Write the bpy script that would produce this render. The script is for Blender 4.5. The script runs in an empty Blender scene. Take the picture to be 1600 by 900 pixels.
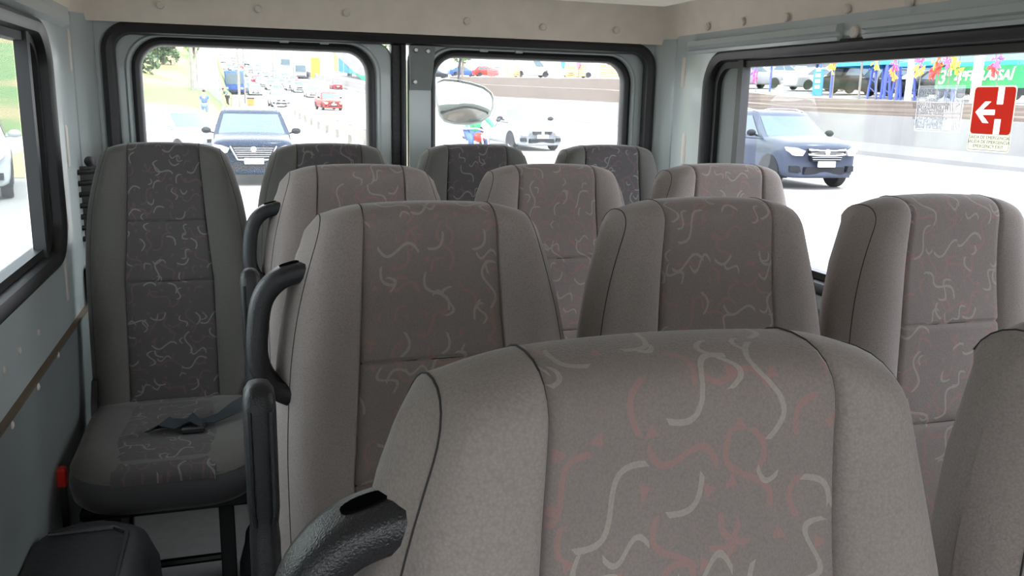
import bpy, math, random
from mathutils import Vector, Matrix
C = bpy.context.scene.collection
sc = bpy.context.scene
rnd = random.Random(7)
PI = math.pi
def R(d): return math.radians(d)

# ------------------------------------------------------------------ camera
H = 1.33                                  # camera height over the van floor (floor is z = 0)
YAW, PIT, ROLL, FL = .306, .213, .021, 1351.0
Fv = Vector((math.sin(YAW)*math.cos(PIT), math.cos(YAW)*math.cos(PIT), -math.sin(PIT)))
R0 = Vector((math.cos(YAW), -math.sin(YAW), 0)); U0 = R0.cross(Fv)
Rv = R0*math.cos(ROLL) + U0*math.sin(ROLL); Uv = U0*math.cos(ROLL) - R0*math.sin(ROLL)
cd = bpy.data.cameras.new('camera'); cam = bpy.data.objects.new('camera', cd); C.objects.link(cam)
cd.sensor_width = 36; cd.lens = FL*36/1600; cd.clip_start = .02; cd.clip_end = 2000
M = Matrix((Rv, Uv, -Fv)).transposed().to_4x4(); M.translation = Vector((0, 0, H)); cam.matrix_world = M
sc.camera = cam
cd.dof.use_dof = False

# ------------------------------------------------------------------ light
SKY, SUN, EXPO = 4.4, 3.0, 0.68
w = bpy.data.worlds.new('world'); sc.world = w; w.use_nodes = True
bg = w.node_tree.nodes['Background']; bg.inputs[0].default_value = (.90, .95, 1, 1); bg.inputs[1].default_value = SKY
sd = bpy.data.lights.new('sun', 'SUN'); sun = bpy.data.objects.new('sun', sd); C.objects.link(sun)
sd.energy = SUN; sd.angle = R(1.0); sd.color = (1, .96, .9)
sun.rotation_euler = Vector((-.42, .38, -1.0)).to_track_quat('-Z', 'Y').to_euler()
sc.view_settings.view_transform = 'Standard'; sc.view_settings.look = 'None'
sc.view_settings.gamma = 1; sc.view_settings.use_curve_mapping = False
sc.view_settings.exposure = EXPO
sc.cycles.max_bounces = 10; sc.cycles.transparent_max_bounces = 24
sc.cycles.use_denoising = True
sc.cycles.sample_clamp_indirect = 8

# ------------------------------------------------------------------ node helpers
def rgba(c): return (c[0], c[1], c[2], 1)
class NT:
    def __init__(s, name):
        s.m = bpy.data.materials.new(name); s.m.use_nodes = True; s.t = s.m.node_tree
        s.b = s.t.nodes['Principled BSDF']; s.out = s.t.nodes['Material Output']
    def n(s, typ, **k):
        x = s.t.nodes.new(typ)
        for a, v in k.items(): setattr(x, a, v)
        return x
    def l(s, a, b): s.t.links.new(a, b)
    def put(s, sock, v):
        if hasattr(v, 'is_output') or isinstance(v, bpy.types.NodeSocket): s.l(v, sock)
        else: sock.default_value = v
    def ma(s, op, a, b=None, c=None):
        x = s.n('ShaderNodeMath', operation=op); s.put(x.inputs[0], a)
        if b is not None: s.put(x.inputs[1], b)
        if c is not None: s.put(x.inputs[2], c)
        return x.outputs[0]
    def mix(s, f, a, b):
        x = s.n('ShaderNodeMix', data_type='RGBA'); s.put(x.inputs[0], f); s.put(x.inputs[6], a); s.put(x.inputs[7], b)
        return x.outputs[2]
    def noise(s, scale, detail=3, vec=None, rough=.5):
        x = s.n('ShaderNodeTexNoise'); x.inputs['Scale'].default_value = scale; x.inputs['Detail'].default_value = detail
        x.inputs['Roughness'].default_value = rough
        if vec is not None: s.l(vec, x.inputs['Vector'])
        return x
    def coord(s, which='Object'): return s.n('ShaderNodeTexCoord').outputs[which]
    def bump(s, h, strength, dist):
        x = s.n('ShaderNodeBump'); x.inputs['Strength'].default_value = strength; x.inputs['Distance'].default_value = dist
        s.l(h, x.inputs['Height']); s.l(x.outputs[0], s.b.inputs['Normal']); return x

MATS = {}
def mat(name, col, rough=.5, metal=0, var=.06, scale=6, bump=0, bscale=200, bdist=.001, coat=0, spec=.5, sheen=0, emit=None):
    if name in MATS: return MATS[name]
    k = NT(name); co = k.coord()
    nz = k.noise(scale, 4, co)
    lo = rgba([max(0, c*(1-var)) for c in col]); hi = rgba([min(1, c*(1+var)) for c in col])
    k.l(k.mix(nz.outputs[0], lo, hi), k.b.inputs['Base Color'])
    k.b.inputs['Roughness'].default_value = rough; k.b.inputs['Metallic'].default_value = metal
    k.b.inputs['Specular IOR Level'].default_value = spec
    k.b.inputs['Coat Weight'].default_value = coat
    k.b.inputs['Sheen Weight'].default_value = sheen
    if bump: k.bump(k.noise(bscale, 2, co).outputs[0], bump, bdist)
    if emit:
        k.b.inputs['Emission Color'].default_value = rgba(col); k.b.inputs['Emission Strength'].default_value = emit
    MATS[name] = k.m; return k.m

def fabric_plain(name, col):
    k = NT(name); uv = k.coord('Object')
    big = k.noise(7, 4, uv); fine = k.noise(900, 1, uv)
    c = k.mix(big.outputs[0], rgba([x*.88 for x in col]), rgba([x*1.12 for x in col]))
    c = k.mix(k.ma('MULTIPLY', fine.outputs[0], .35), c, rgba([x*.55 for x in col]))
    w0 = k.n('ShaderNodeTexVoronoi'); w0.inputs['Scale'].default_value = 430; k.l(uv, w0.inputs['Vector']); c = k.mix(k.ma('MULTIPLY', w0.outputs['Distance'], .55), rgba([min(1, x*1.12) for x in col]) if False else c, rgba([x*.55 for x in col]))
    k.l(c, k.b.inputs['Base Color']); k.b.inputs['Roughness'].default_value = .92
    k.b.inputs['Specular IOR Level'].default_value = .25
    k.b.inputs['Sheen Weight'].default_value = .25; k.b.inputs['Sheen Roughness'].default_value = .4
    wv = k.n('ShaderNodeTexVoronoi'); wv.inputs['Scale'].default_value = 520; k.l(uv, wv.inputs['Vector'])
    soft = k.noise(9, 2, uv)
    h = k.ma('ADD', k.ma('MULTIPLY', wv.outputs['Distance'], .45), k.ma('MULTIPLY', soft.outputs[0], 4.0))
    k.bump(h, .35, .002)
    MATS[name] = k.m; return k.m

def fabric_pattern(name, base, pink, white):
    k = NT(name); uv0 = k.coord('UV')
    oi = k.n('ShaderNodeObjectInfo'); cb = k.n('ShaderNodeCombineXYZ'); k.l(k.ma('MULTIPLY', oi.outputs['Random'], 7.3), cb.inputs[0]); k.l(k.ma('MULTIPLY', oi.outputs['Random'], 13.1), cb.inputs[1])
    va = k.n('ShaderNodeVectorMath', operation='ADD'); k.l(uv0, va.inputs[0]); k.l(cb.outputs[0], va.inputs[1]); uv = va.outputs[0]
    def squig(spacing, off, L, wd, amp, kind):
        ad = k.n('ShaderNodeVectorMath', operation='ADD'); k.l(uv, ad.inputs[0]); ad.inputs[1].default_value = off
        v = k.n('ShaderNodeTexVoronoi', voronoi_dimensions='2D'); v.inputs['Scale'].default_value = 1/spacing
        v.inputs['Randomness'].default_value = .62; k.l(ad.outputs[0], v.inputs['Vector'])
        sub = k.n('ShaderNodeVectorMath', operation='SUBTRACT'); k.l(ad.outputs[0], sub.inputs[0]); k.l(v.outputs['Position'], sub.inputs[1])
        sx = k.n('ShaderNodeSeparateXYZ'); k.l(sub.outputs[0], sx.inputs[0])
        cr = k.n('ShaderNodeSeparateColor'); k.l(v.outputs['Color'], cr.inputs[0])
        a = k.ma('MULTIPLY', cr.outputs[0], 2*PI)
        ca, sa = k.ma('COSINE', a), k.ma('SINE', a)
        x, y = sx.outputs[0], sx.outputs[1]
        lx = k.ma('ADD', k.ma('MULTIPLY', x, ca), k.ma('MULTIPLY', y, sa))
        ly = k.ma('SUBTRACT', k.ma('MULTIPLY', y, ca), k.ma('MULTIPLY', x, sa))
        if kind == 'tri':
            m = k.ma('LESS_THAN', k.ma('ABSOLUTE', ly), k.ma('MULTIPLY', k.ma('ADD', lx, L), wd))
            return k.ma('MULTIPLY', k.ma('MULTIPLY', m, k.ma('LESS_THAN', lx, L)), k.ma('GREATER_THAN', cr.outputs[1], .35))
        curve = k.ma('MULTIPLY', k.ma('SINE', k.ma('MULTIPLY', lx, PI/L)), amp)
        d = k.ma('ABSOLUTE', k.ma('SUBTRACT', ly, curve))
        d = k.ma('MULTIPLY', d, k.ma('SUBTRACT', 1.0, k.ma('MULTIPLY', k.ma('ABSOLUTE', k.ma('COSINE', k.ma('MULTIPLY', lx, PI/L))), .25)))
        m = k.ma('LESS_THAN', d, wd)
        left = k.ma('MULTIPLY', k.ma('GREATER_THAN', cr.outputs[1], .5), L)          # half of the curves are single arcs
        m = k.ma('MULTIPLY', m, k.ma('LESS_THAN', lx, L))
        m = k.ma('MULTIPLY', m, k.ma('GREATER_THAN', lx, k.ma('SUBTRACT', left, L)))
        return m
    wv = k.n('ShaderNodeTexVoronoi'); wv.inputs['Scale'].default_value = 520; k.l(uv, wv.inputs['Vector'])
    thread = k.ma('SUBTRACT', 1.0, k.ma('MULTIPLY', wv.outputs['Distance'], .35))
    big = k.noise(8, 4, uv); fine = k.noise(900, 1, uv)
    c = k.mix(big.outputs[0], rgba([x*.85 for x in base]), rgba([x*1.15 for x in base]))
    c = k.mix(k.ma('MULTIPLY', fine.outputs[0], .4), c, rgba([x*.5 for x in base]))
    c = k.mix(k.ma('MULTIPLY', wv.outputs['Distance'], .5), c, rgba([x*.55 for x in base]))
    fade = k.ma('ADD', k.ma('MULTIPLY', big.outputs[0], .6), .6)
    p = k.ma('MAXIMUM', squig(.062, (3.1, 1.7, 0), .030, .0022, .009, 's'), squig(.036, (7.3, 5.2, 0), .0055, .45, 0, 'tri'))
    p2 = squig(.085, (1.3, 9.7, 0), .036, .0023, .011, 's')
    p = k.ma('MAXIMUM', p, p2)
    c = k.mix(k.ma('MULTIPLY', k.ma('MULTIPLY', p, thread), k.ma('MULTIPLY', fade, .9)), c, rgba(pink))
    wm = squig(.072, (0.4, .2, 0), .036, .0021, .011, 's')
    wm2 = squig(.11, (5.1, 2.9, 0), .022, .0024, .012, 's')
    wm = k.ma('MAXIMUM', wm, wm2)
    wm = k.ma('MAXIMUM', wm, squig(.095, (8.3, 4.4, 0), .018, .0019, .007, 's'))
    c = k.mix(k.ma('MULTIPLY', k.ma('MULTIPLY', wm, thread), fade), c, rgba(white))
    k.l(c, k.b.inputs['Base Color']); k.b.inputs['Roughness'].default_value = .9
    k.b.inputs['Specular IOR Level'].default_value = .25
    k.b.inputs['Sheen Weight'].default_value = .25; k.b.inputs['Sheen Roughness'].default_value = .4
    soft = k.noise(9, 2, uv)
    h = k.ma('ADD', k.ma('MULTIPLY', wv.outputs['Distance'], .45), k.ma('MULTIPLY', soft.outputs[0], 4.0))
    h = k.ma('ADD', h, k.ma('MULTIPLY', wm, .10))
    k.bump(h, .35, .002)
    MATS[name] = k.m; return k.m

def glass_mat(name, haze, tint=(1, 1, 1)):
    k = NT(name); k.t.nodes.remove(k.b)
    tr = k.n('ShaderNodeBsdfTransparent'); tr.inputs[0].default_value = rgba(tint)
    tl = k.n('ShaderNodeBsdfTranslucent'); tl.inputs[0].default_value = (.85, .87, .9, 1)
    gl = k.n('ShaderNodeBsdfGlossy'); gl.inputs['Roughness'].default_value = .02
    fr = k.n('ShaderNodeFresnel'); fr.inputs[0].default_value = 1.45
    nz = k.noise(3, 4, k.coord())
    f = k.ma('MULTIPLY', k.ma('ADD', k.ma('MULTIPLY', nz.outputs[0], .8), .6), haze)
    m1 = k.n('ShaderNodeMixShader'); k.l(f, m1.inputs[0]); k.l(tr.outputs[0], m1.inputs[1]); k.l(tl.outputs[0], m1.inputs[2])
    if haze == 0: m1 = tr
    m2 = k.n('ShaderNodeMixShader'); k.l(k.ma('MULTIPLY', fr.outputs[0], .08), m2.inputs[0]); k.l(m1.outputs[0], m2.inputs[1]); k.l(gl.outputs[0], m2.inputs[2])
    k.l(m2.outputs[0], k.out.inputs[0]); MATS[name] = k.m; return k.m

FAB = fabric_plain('seat_fabric', (.335, .284, .264))
FABR = fabric_plain('shaded_seat_fabric', (.140, .134, .122))  # seat fabric copy for the last row, its shade put into the colour
FABRP = fabric_pattern('shaded_seat_fabric_pattern', (.098, .090, .090), (.14, .085, .09), (.205, .195, .18))
FABP = fabric_pattern('seat_fabric_pattern', (.225, .194, .190), (.42, .16, .17), (.74, .71, .65))
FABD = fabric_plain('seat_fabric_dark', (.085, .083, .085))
FABW = fabric_pattern('worn_seat_fabric_pattern', (.275, .230, .213), (.315, .185, .170), (.345, .305, .265))
THREAD = mat('seam_thread', (.03, .028, .028), .9)
PAINT = mat('van_paint', (.43, .480, .475), .32, var=.05, scale=3, coat=.3)
PANEL = mat('grey_trim_panel', (.20, .225, .22), .6, var=.08, scale=5, bump=.2, bscale=400)
RUB = mat('black_rubber', (.012, .012, .013), .45, bump=.15, bscale=120)
PLA = mat('black_grained_plastic', (.020, .020, .022), .33, spec=.4, bump=.6, bscale=650, bdist=.0012)
BLK = mat('black_metal', (.02, .02, .022), .5)
LINER = mat('beige_headliner', (.74, .665, .58), .95, var=.10, scale=18, bump=.3, bscale=350)
BUTTON = mat('headliner_button', (.62, .58, .52), .6)
SLOT = mat('slot_plug', (.62, .57, .52), .6)
FLOORM = mat('floor_vinyl', (.17, .17, .165), .7, var=.2, scale=30, bump=.3, bscale=150)
ARCH = mat('wheel_arch_plastic', (.028, .029, .032), .45, bump=.4, bscale=60, bdist=.002)
STEEL = mat('zinc_screw', (.5, .5, .48), .35, metal=.9)
GLR = glass_mat('rear_glass', .018)
GLS = glass_mat('side_glass', 0, (.97, .98, 1))
GLT = glass_mat('added_light_cut_glass', .02, (.45, .47, .45))  # dark tint added to cut side light through the unseen front windows
GLL = glass_mat('left_glass', .03, (.70, .73, .73))

# ------------------------------------------------------------------ mesh helpers
class MB:
    def __init__(s): s.v = []; s.f = []; s.uv = {}
    def add(s, vs, fs):
        o = len(s.v); s.v += [Vector(v) for v in vs]; s.f += [tuple(i+o for i in f) for f in fs]; return s
    def box(s, a, b, bev=0):
        (x0, y0, z0), (x1, y1, z1) = a, b
        if bev <= 0:
            return s.add([(x0,y0,z0),(x1,y0,z0),(x1,y1,z0),(x0,y1,z0),(x0,y0,z1),(x1,y0,z1),(x1,y1,z1),(x0,y1,z1)],
                         [(0,3,2,1),(4,5,6,7),(0,1,5,4),(1,2,6,5),(2,3,7,6),(3,0,4,7)])
        lv = []
        for z, i in ((z0, bev), (z0+bev, 0), (z1-bev, 0), (z1, bev)):
            lv.append([(p[0], p[1], z) for p in rrect(x0+i, x1-i, y0+i, y1-i, max(bev-i, bev*.3), 3)])
        return s.loft(lv, True, True, True)
    def loft(s, loops, closed=True, cap0=False, cap1=False):
        n = len(loops[0]); vs = [p for L in loops for p in L]; fs = []
        for i in range(len(loops)-1):
            for j in range(n if closed else n-1):
                k = (j+1) % n; fs.append((i*n+j, i*n+k, (i+1)*n+k, (i+1)*n+j))
        if cap0: fs.append(tuple(range(n))[::-1])
        if cap1: fs.append(tuple((len(loops)-1)*n+j for j in range(n)))
        return s.add(vs, fs)
    def tube(s, pts, r, n=8, r2=None, cap=True, up=(0, 0, 1), closed=False):
        pts = [Vector(p) for p in pts]; L = []
        m = len(pts); pu = Vector(up)
        for i, p in enumerate(pts):
            if closed: t = (pts[(i+1) % m]-pts[i-1]).normalized()
            else: t = (pts[min(i+1, m-1)]-pts[max(i-1, 0)]).normalized()
            a = pu.cross(t)
            if a.length < 1e-4: a = Vector((1, 0, 0)).cross(t)
            a.normalize(); b = t.cross(a)
            rr = r[i] if isinstance(r, (list, tuple)) else r; q = (r2[i] if isinstance(r2, (list, tuple)) else r2) if r2 else rr
            L.append([p + a*math.cos(2*PI*k/n)*rr + b*math.sin(2*PI*k/n)*q for k in range(n)])
        if closed: L.append(L[0])
        return s.loft(L, True, cap and not closed, cap and not closed)
    def lathe(s, prof, c=(0, 0, 0), axis='z', n=20):
        L = []
        for r_, h in prof:
            lp = []
            for k in range(n):
                a = 2*PI*k/n; x, y = r_*math.cos(a), r_*math.sin(a)
                p = {'z': (x, y, h), 'x': (h, x, y), 'y': (x, h, y)}[axis]
                lp.append((p[0]+c[0], p[1]+c[1], p[2]+c[2]))
            L.append(lp)
        return s.loft(L, True, True, True)
    def prism(s, poly, axis, a, b):
        def P(u, v, h): return {'x': (h, u, v), 'y': (u, h, v), 'z': (u, v, h)}[axis]
        return s.loft([[P(u, v, a) for u, v in poly], [P(u, v, b) for u, v in poly]], True, True, True)
    def ell(s, c, r, nu=14, nv=9):
        L = []
        for i in range(1, nv):
            a = PI*i/nv
            L.append([(c[0]+r[0]*math.sin(a)*math.cos(2*PI*k/nu), c[1]+r[1]*math.sin(a)*math.sin(2*PI*k/nu), c[2]-r[2]*math.cos(a)) for k in range(nu)])
        return s.loft(L, True, True, True)
    def build(s, name, m, parent=None, smooth=True, loc=(0, 0, 0), sub=0, angle=35):
        me = bpy.data.meshes.new(name); me.from_pydata([tuple(v) for v in s.v], [], s.f); me.update()
        import bmesh
        b = bmesh.new(); b.from_mesh(me); bmesh.ops.recalc_face_normals(b, faces=b.faces)
        if smooth:
            for f in b.faces: f.smooth = True
            for e in b.edges:
                if len(e.link_faces) == 2 and e.calc_face_angle(0) > R(angle): e.smooth = False
        b.to_mesh(me); b.free()
        me.materials.append(m)
        o = bpy.data.objects.new(name, me); C.objects.link(o); o.location = loc
        if parent: o.parent = parent
        if sub:
            md = o.modifiers.new('sub', 'SUBSURF'); md.levels = sub; md.render_levels = sub
        return o
def rrect(x0, x1, y0, y1, r, n=6):
    out = []
    for cx, cy, a0 in ((x1-r, y1-r, 0), (x0+r, y1-r, 90), (x0+r, y0+r, 180), (x1-r, y0+r, 270)):
        for i in range(n+1):
            a = R(a0+90*i/n); out.append((cx+r*math.cos(a), cy+r*math.sin(a)))
    return out
def P3(plane, u, v, h):                      # plane 'y': u=x v=z h=y ; plane 'x': u=y v=z h=x
    return (u, h, v) if plane == 'y' else (h, u, v)
def ring(mb, plane, rect, r, prof, n=8, closed_prof=True):
    """sweep a profile of (outward offset, normal offset) round a rounded rectangle"""
    x0, x1, z0, z1 = rect; L = []
    for o, h in prof:
        L.append([P3(plane, u, v, h) for u, v in rrect(x0-o, x1+o, z0-o, z1+o, max(.004, r+o), n)])
    if closed_prof: L.append(L[0])
    return mb.loft(L, True)
def tag(o, label=None, cat=None, group=None, kind=None):
    for k_, v_ in (('label', label), ('category', cat), ('group', group), ('kind', kind)):
        if v_: o[k_] = v_
    return o
def empty(name, loc=(0, 0, 0), rz=0):
    o = bpy.data.objects.new(name, None); C.objects.link(o); o.location = loc; o.rotation_euler = (0, 0, rz)
    o.empty_display_size = .1; return o
KIDS = {}
def children(o): return [c for c in bpy.data.objects if c.parent == o]
def copy_tree(o, parent=None, cache=None):
    c = o.copy(); C.objects.link(c)
    if parent: c.parent = parent
    for ch in children(o): copy_tree(ch, c)
    return c
def struct(o): o['kind'] = 'structure'; return o
def lerp(a, b, t): return a+(b-a)*t
def interp(tab, x):
    if x <= tab[0][0]: return tab[0][1]
    for (a, b), (c, d) in zip(tab, tab[1:]):
        if x <= c: return b+(d-b)*(x-a)/(c-a)
    return tab[-1][1]
def ray(px, py): return Fv + Rv*((px-800)/FL) - Uv*((py-450)/FL)
def on_y(px, py, y): d = ray(px, py); return d*(y/d.y)+Vector((0, 0, H))
def on_x(px, py, x): d = ray(px, py); return d*(x/d.x)+Vector((0, 0, H))

def text(name, body, size, m, parent, mw, ext=.0004, align='CENTER', bold=0.0, shear=0):
    cu = bpy.data.curves.new(name, 'FONT'); cu.body = body; cu.size = size; cu.extrude = ext; cu.align_x = align; cu.align_y = 'CENTER'
    cu.offset = bold; cu.shear = shear; cu.resolution_u = 3
    o = bpy.data.objects.new(name, cu); C.objects.link(o)
    bpy.context.view_layer.update()
    me = bpy.data.meshes.new_from_object(o.evaluated_get(bpy.context.evaluated_depsgraph_get()))
    C.objects.unlink(o); bpy.data.objects.remove(o)
    me.materials.clear(); me.materials.append(m)
    q = bpy.data.objects.new(name, me); C.objects.link(q)
    if parent: q.parent = parent
    q.matrix_local = mw; return q

# ================================================================== VAN SHELL
XL, XR, YR, YF = -.47, 1.56, 3.07, -1.25      # inner faces
ZL = H+.215                                   # where painted metal meets headliner
# floor
mb = MB(); mb.box((XL-.06, YF, -.05), (XR+.06, YR+.05, 0)); struct(mb.build('floor', FLOORM))
# side walls with two windows each
def side_wall(name, X, s, wins):
    e = struct(empty(name, (0, 0, 0)))
    mb = MB(); edges = [YF, .55, YR+.02]
    zl = [0, ZL+.03]
    for (y0, y1), wn in zip(zip(edges, edges[1:]), wins):
        rect, r = wn
        outer = rrect(y0, y1, zl[0], zl[1], .001, 8); inner = rrect(rect[0], rect[1], rect[2], rect[3], r, 8)
        L = [[P3('x', u, v, X) for u, v in outer], [P3('x', u, v, X) for u, v in rrect(rect[0]-.035, rect[1]+.035, rect[2]-.035, rect[3]+.035, r+.035, 8)],
             [P3('x', u, v, X+s*.006) for u, v in rrect(rect[0]-.022, rect[1]+.022, rect[2]-.022, rect[3]+.022, r+.022, 8)],
             [P3('x', u, v, X+s*.02) for u, v in inner], [P3('x', u, v, X+s*.06) for u, v in inner], [P3('x', u, v, X+s*.06) for u, v in outer]]
        mb.loft(L, True)
    mb.build('wall_panel', PAINT, e, angle=25); return e
wl_win = ((.85, 2.60, H-.43, H+.155), .10)
wr_win = ((.80, 2.74, H-.50, H+.158), .10)
wf_l = ((-.95, .35, H-.42, H+.155), .08)
wall_left = side_wall('wall_left', XL, -1, [wf_l, wl_win])
wall_right = side_wall('wall_right', XR, 1, [((-.95, .35, H-.5, H+.158), .08), wr_win])

def side_window(nm, X, s, win, bar, gl):
    (y0, y1, z0, z1), r = win
    t = struct(empty(nm, (0, 0, 0)))
    mb = MB()   # rubber surround: fat rounded bead
    ring(mb, 'x', (y0, y1, z0, z1), r, [(.020, X+s*.004), (.022, X-s*.006), (.012, X-s*.012), (.002, X-s*.010), (-.010, X-s*.002), (-.014, X+s*.012), (-.016, X+s*.05), (.02, X+s*.05)])
    mb.build('rubber_seal', RUB, t)
    mb = MB()
    ring(mb, 'x', (y0+.02, y1-.02, z0+.02, z1-.02), max(r-.02, .03), [(.004, X+s*.018), (.004, X+s*.050), (-.016, X+s*.050), (-.016, X+s*.018)])
    mb.build('window_frame', BLK, t, angle=30)
    if bar:
        mb = MB(); mb.box((X+s*.01 if s > 0 else X-.04, bar-.012, z0+.01), (X+.04 if s > 0 else X-.01, bar+.018, z1-.01)); mb.build('sliding_pane_frame', BLK, t, smooth=False)
        mb = MB(); mb.box((min(X+s*.035, X+s*.045), bar+.045, z0+.02), (max(X+s*.035, X+s*.045), y1-.035, z1-.02)); mb.build('pillar_strip', PANEL, t, smooth=False)
        mb = MB(); mb.box((min(X+s*.02, X+s*.038), bar+.005, z0+.28), (max(X+s*.02, X+s*.038), bar+.032, z0+.30))
        mb.box((min(X+s*.02, X+s*.038), bar+.005, z0+.45), (max(X+s*.02, X+s*.038), bar+.032, z0+.46)); mb.build('window_catch', PLA, t, smooth=False)
    mb = MB(); Xg = X+s*.044
    mb.loft([[P3('x', u, v, Xg) for u, v in rrect(y0+.01, (bar if bar else y1-.01), z0+.01, z1-.01, .02, 4)], [P3('x', u, v, Xg+s*.003) for u, v in rrect(y0+.01, (bar if bar else y1-.01), z0+.01, z1-.01, .02, 4)]], True, True, True)
    mb.build('pane', gl, t, smooth=False)
    return t
side_window('window_1', XL, -1, wl_win, 2.44, GLL)
side_window('window_2', XR, 1, wr_win, 2.55, GLS)
side_window('window_5', XL, -1, wf_l, None, GLT)  # unseen front side windows, added to let light in
side_window('window_6', XR, 1, ((-.95, .35, H-.5, H+.158), .08), None, GLT)

# rear wall surround (the body around the door opening)
OP = (-.375, 1.485, .05, H+.198)              # door opening
e = struct(empty('wall_rear'))
mb = MB()
outer = rrect(XL-.03, XR+.03, -.05, ZL+.06, .001, 8)
L = [[P3('y', u, v, YR-.02) for u, v in outer], [P3('y', u, v, YR-.02) for u, v in rrect(OP[0]-.03, OP[1]+.03, OP[2]-.03, OP[3]+.02, .09, 8)],
     [P3('y', u, v, YR) for u, v in rrect(*OP, .07, 8)], [P3('y', u, v, YR+.07) for u, v in rrect(*OP, .07, 8)]]
mb.loft(L, True); mb.build('rear_pillar_panel', PAINT, e, angle=25)
# weather seal round the opening
mb = MB(); ring(mb, 'y', OP, .07, [(.024, YR-.022), (.020, YR-.040), (.006, YR-.046), (-.012, YR-.036), (-.018, YR-.012), (-.010, YR+.01), (.01, YR+.01)])
mb.build('weather_seal', RUB, e)
# rear corner columns: angled flat panels between the side wall and the rear opening
for s, X, nm in ((-1, XL, 'corner_column'), (1, XR, 'corner_column')):
    mb = MB(); a = X; b = X-s*.055
    mb.loft([[(a+s*.02, YR-.10, 0), (a-s*.004, YR-.09, 0), (b, YR-.025, 0), (b, YR, 0), (a+s*.02, YR, 0)],
             [(a+s*.02, YR-.10, ZL+.02), (a-s*.004, YR-.09, ZL+.02), (b, YR-.025, ZL+.02), (b, YR, ZL+.02), (a+s*.02, YR, ZL+.02)]], True, True, True)
    mb.build(nm, PAINT, e, angle=20)

# two rear doors
def rear_door(n, x0, x1, gx0, gx1, gz1, plate):
    d = struct(empty('door_%d' % n))
    Y = YR+.012
    mb = MB(); z0, z1 = .07, H+.186; gz0 = H-.50
    def lp(a, b, c, dd, r, h): return [P3('y', u, v, h) for u, v in rrect(a, b, c, dd, r, 8)]
    mb.loft([lp(x0, x1, z0, z1, .055, Y+.05), lp(x0, x1, z0, z1, .055, Y+.006), lp(x0+.006, x1-.006, z0+.006, z1-.006, .05, Y),
             lp(gx0-.045, gx1+.045, gz0-.045, gz1+.033, .11, Y), lp(gx0-.038, gx1+.038, gz0-.038, gz1+.028, .105, Y-.008), lp(gx0-.03, gx1+.03, gz0-.03, gz1+.023, .10, Y-.008),
             lp(gx0-.022, gx1+.022, gz0-.022, gz1+.018, .095, Y+.004), lp(gx0-.02, gx1+.02, gz0-.02, gz1+.018, .09, Y+.05)], True)
    mb.build('door_panel', PAINT, d, angle=25)
    wn = struct(empty('window_%d' % (n+2)))
    mb = MB(); ring(mb, 'y', (gx0, gx1, gz0, gz1), .078, [(.024, Y+.002), (.022, Y-.006), (.012, Y-.010), (.002, Y-.004), (-.004, Y+.006), (-.005, Y+.034), (.024, Y+.034)])
    mb.build('rubber_seal', RUB, wn)
    mb = MB(); mb.loft([lp(gx0-.006, gx1+.006, gz0-.006, gz1+.006, .08, Y+.022), lp(gx0-.006, gx1+.006, gz0-.006, gz1+.006, .08, Y+.026)], True, True, True)
    mb.build('pane', GLR, wn, smooth=False)
    mb = MB()
    for k in (.62, .80):                    # small metal clips on top of the rubber
        xx = lerp(gx0, gx1, k if n == 1 else k-.38); mb.box((xx-.016, Y-.013, gz1+.018), (xx+.016, Y-.004, gz1+.030), .003)
    mb.build('seal_clip', PAINT, wn)
    return d, Y
d1, Yd = rear_door(1, -.372, .520, -.293, .436, H+.155, False)
d2, _ = rear_door(2, .575, 1.482, .672, 1.403, H+.150, True)
# overlapping centre seal and hinge post
mb = MB(); mb.box((.518, Yd-.012, .07), (.552, Yd+.06, H+.185), .006); mb.tube([(.556, Yd-.018, .08), (.556, Yd-.018, H+.18)], .010, 8)
for k in range(60): z = .25+k*.0208; mb.box((.526, Yd-.016, z), (.544, Yd-.010, z+.008))
mb.build('centre_seal', RUB, d1)
mb = MB(); mb.prism([(.578, H+.18), (.668, H+.18), (.652, H+.03), (.580, H+.03)], 'y', Yd-.030, Yd+.002)
mb.build('lock_cover', PANEL, d2, smooth=False)
mb = MB()
for x, z in ((.598, .165), (.640, .163), (.595, .058)): mb.lathe([(.0085, Yd-.030), (.0085, Yd-.034), (.006, Yd-.037), (.001, Yd-.037)], (x, 0, H+z), 'y', 12)
mb.build('screw', STEEL, d2)
mb = MB(); mb.prism([(.578, H+.03), (.655, H+.03), (.655, .6), (.578, .6)], 'y', Yd-.014, Yd+.002); mb.build('inner_post', PAINT, d2, smooth=False)

# slots with plugs on the side pillars
def slot(X, s, y, z, h, name='slot_plug'):
    mb = MB()
    w_ = .010
    mb.loft([[P3('x', u, v, X-s*.0005) for u, v in rrect(y-w_-.004, y+w_+.004, z-h/2-.004, z+h/2+.004, w_, 5)],
             [P3('x', u, v, X-s*.003) for u, v in rrect(y-w_, y+w_, z-h/2, z+h/2, w_*.9, 5)]], True, True, True)
    return mb.build(name, SLOT)
for px, py in ((115, 80), (105, 229), (102, 328), (103, 436)):
    p = on_x(px, py, XL); o = slot(XL, -1, min(p.y, 2.945), p.z, .115); o.parent = wall_left
for px, py in ((1068, 114), (1068, 232)):
    p = on_x(px, py, XR); o = slot(XR, 1, min(p.y, 2.92), p.z, .105); o.parent = wall_right
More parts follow.
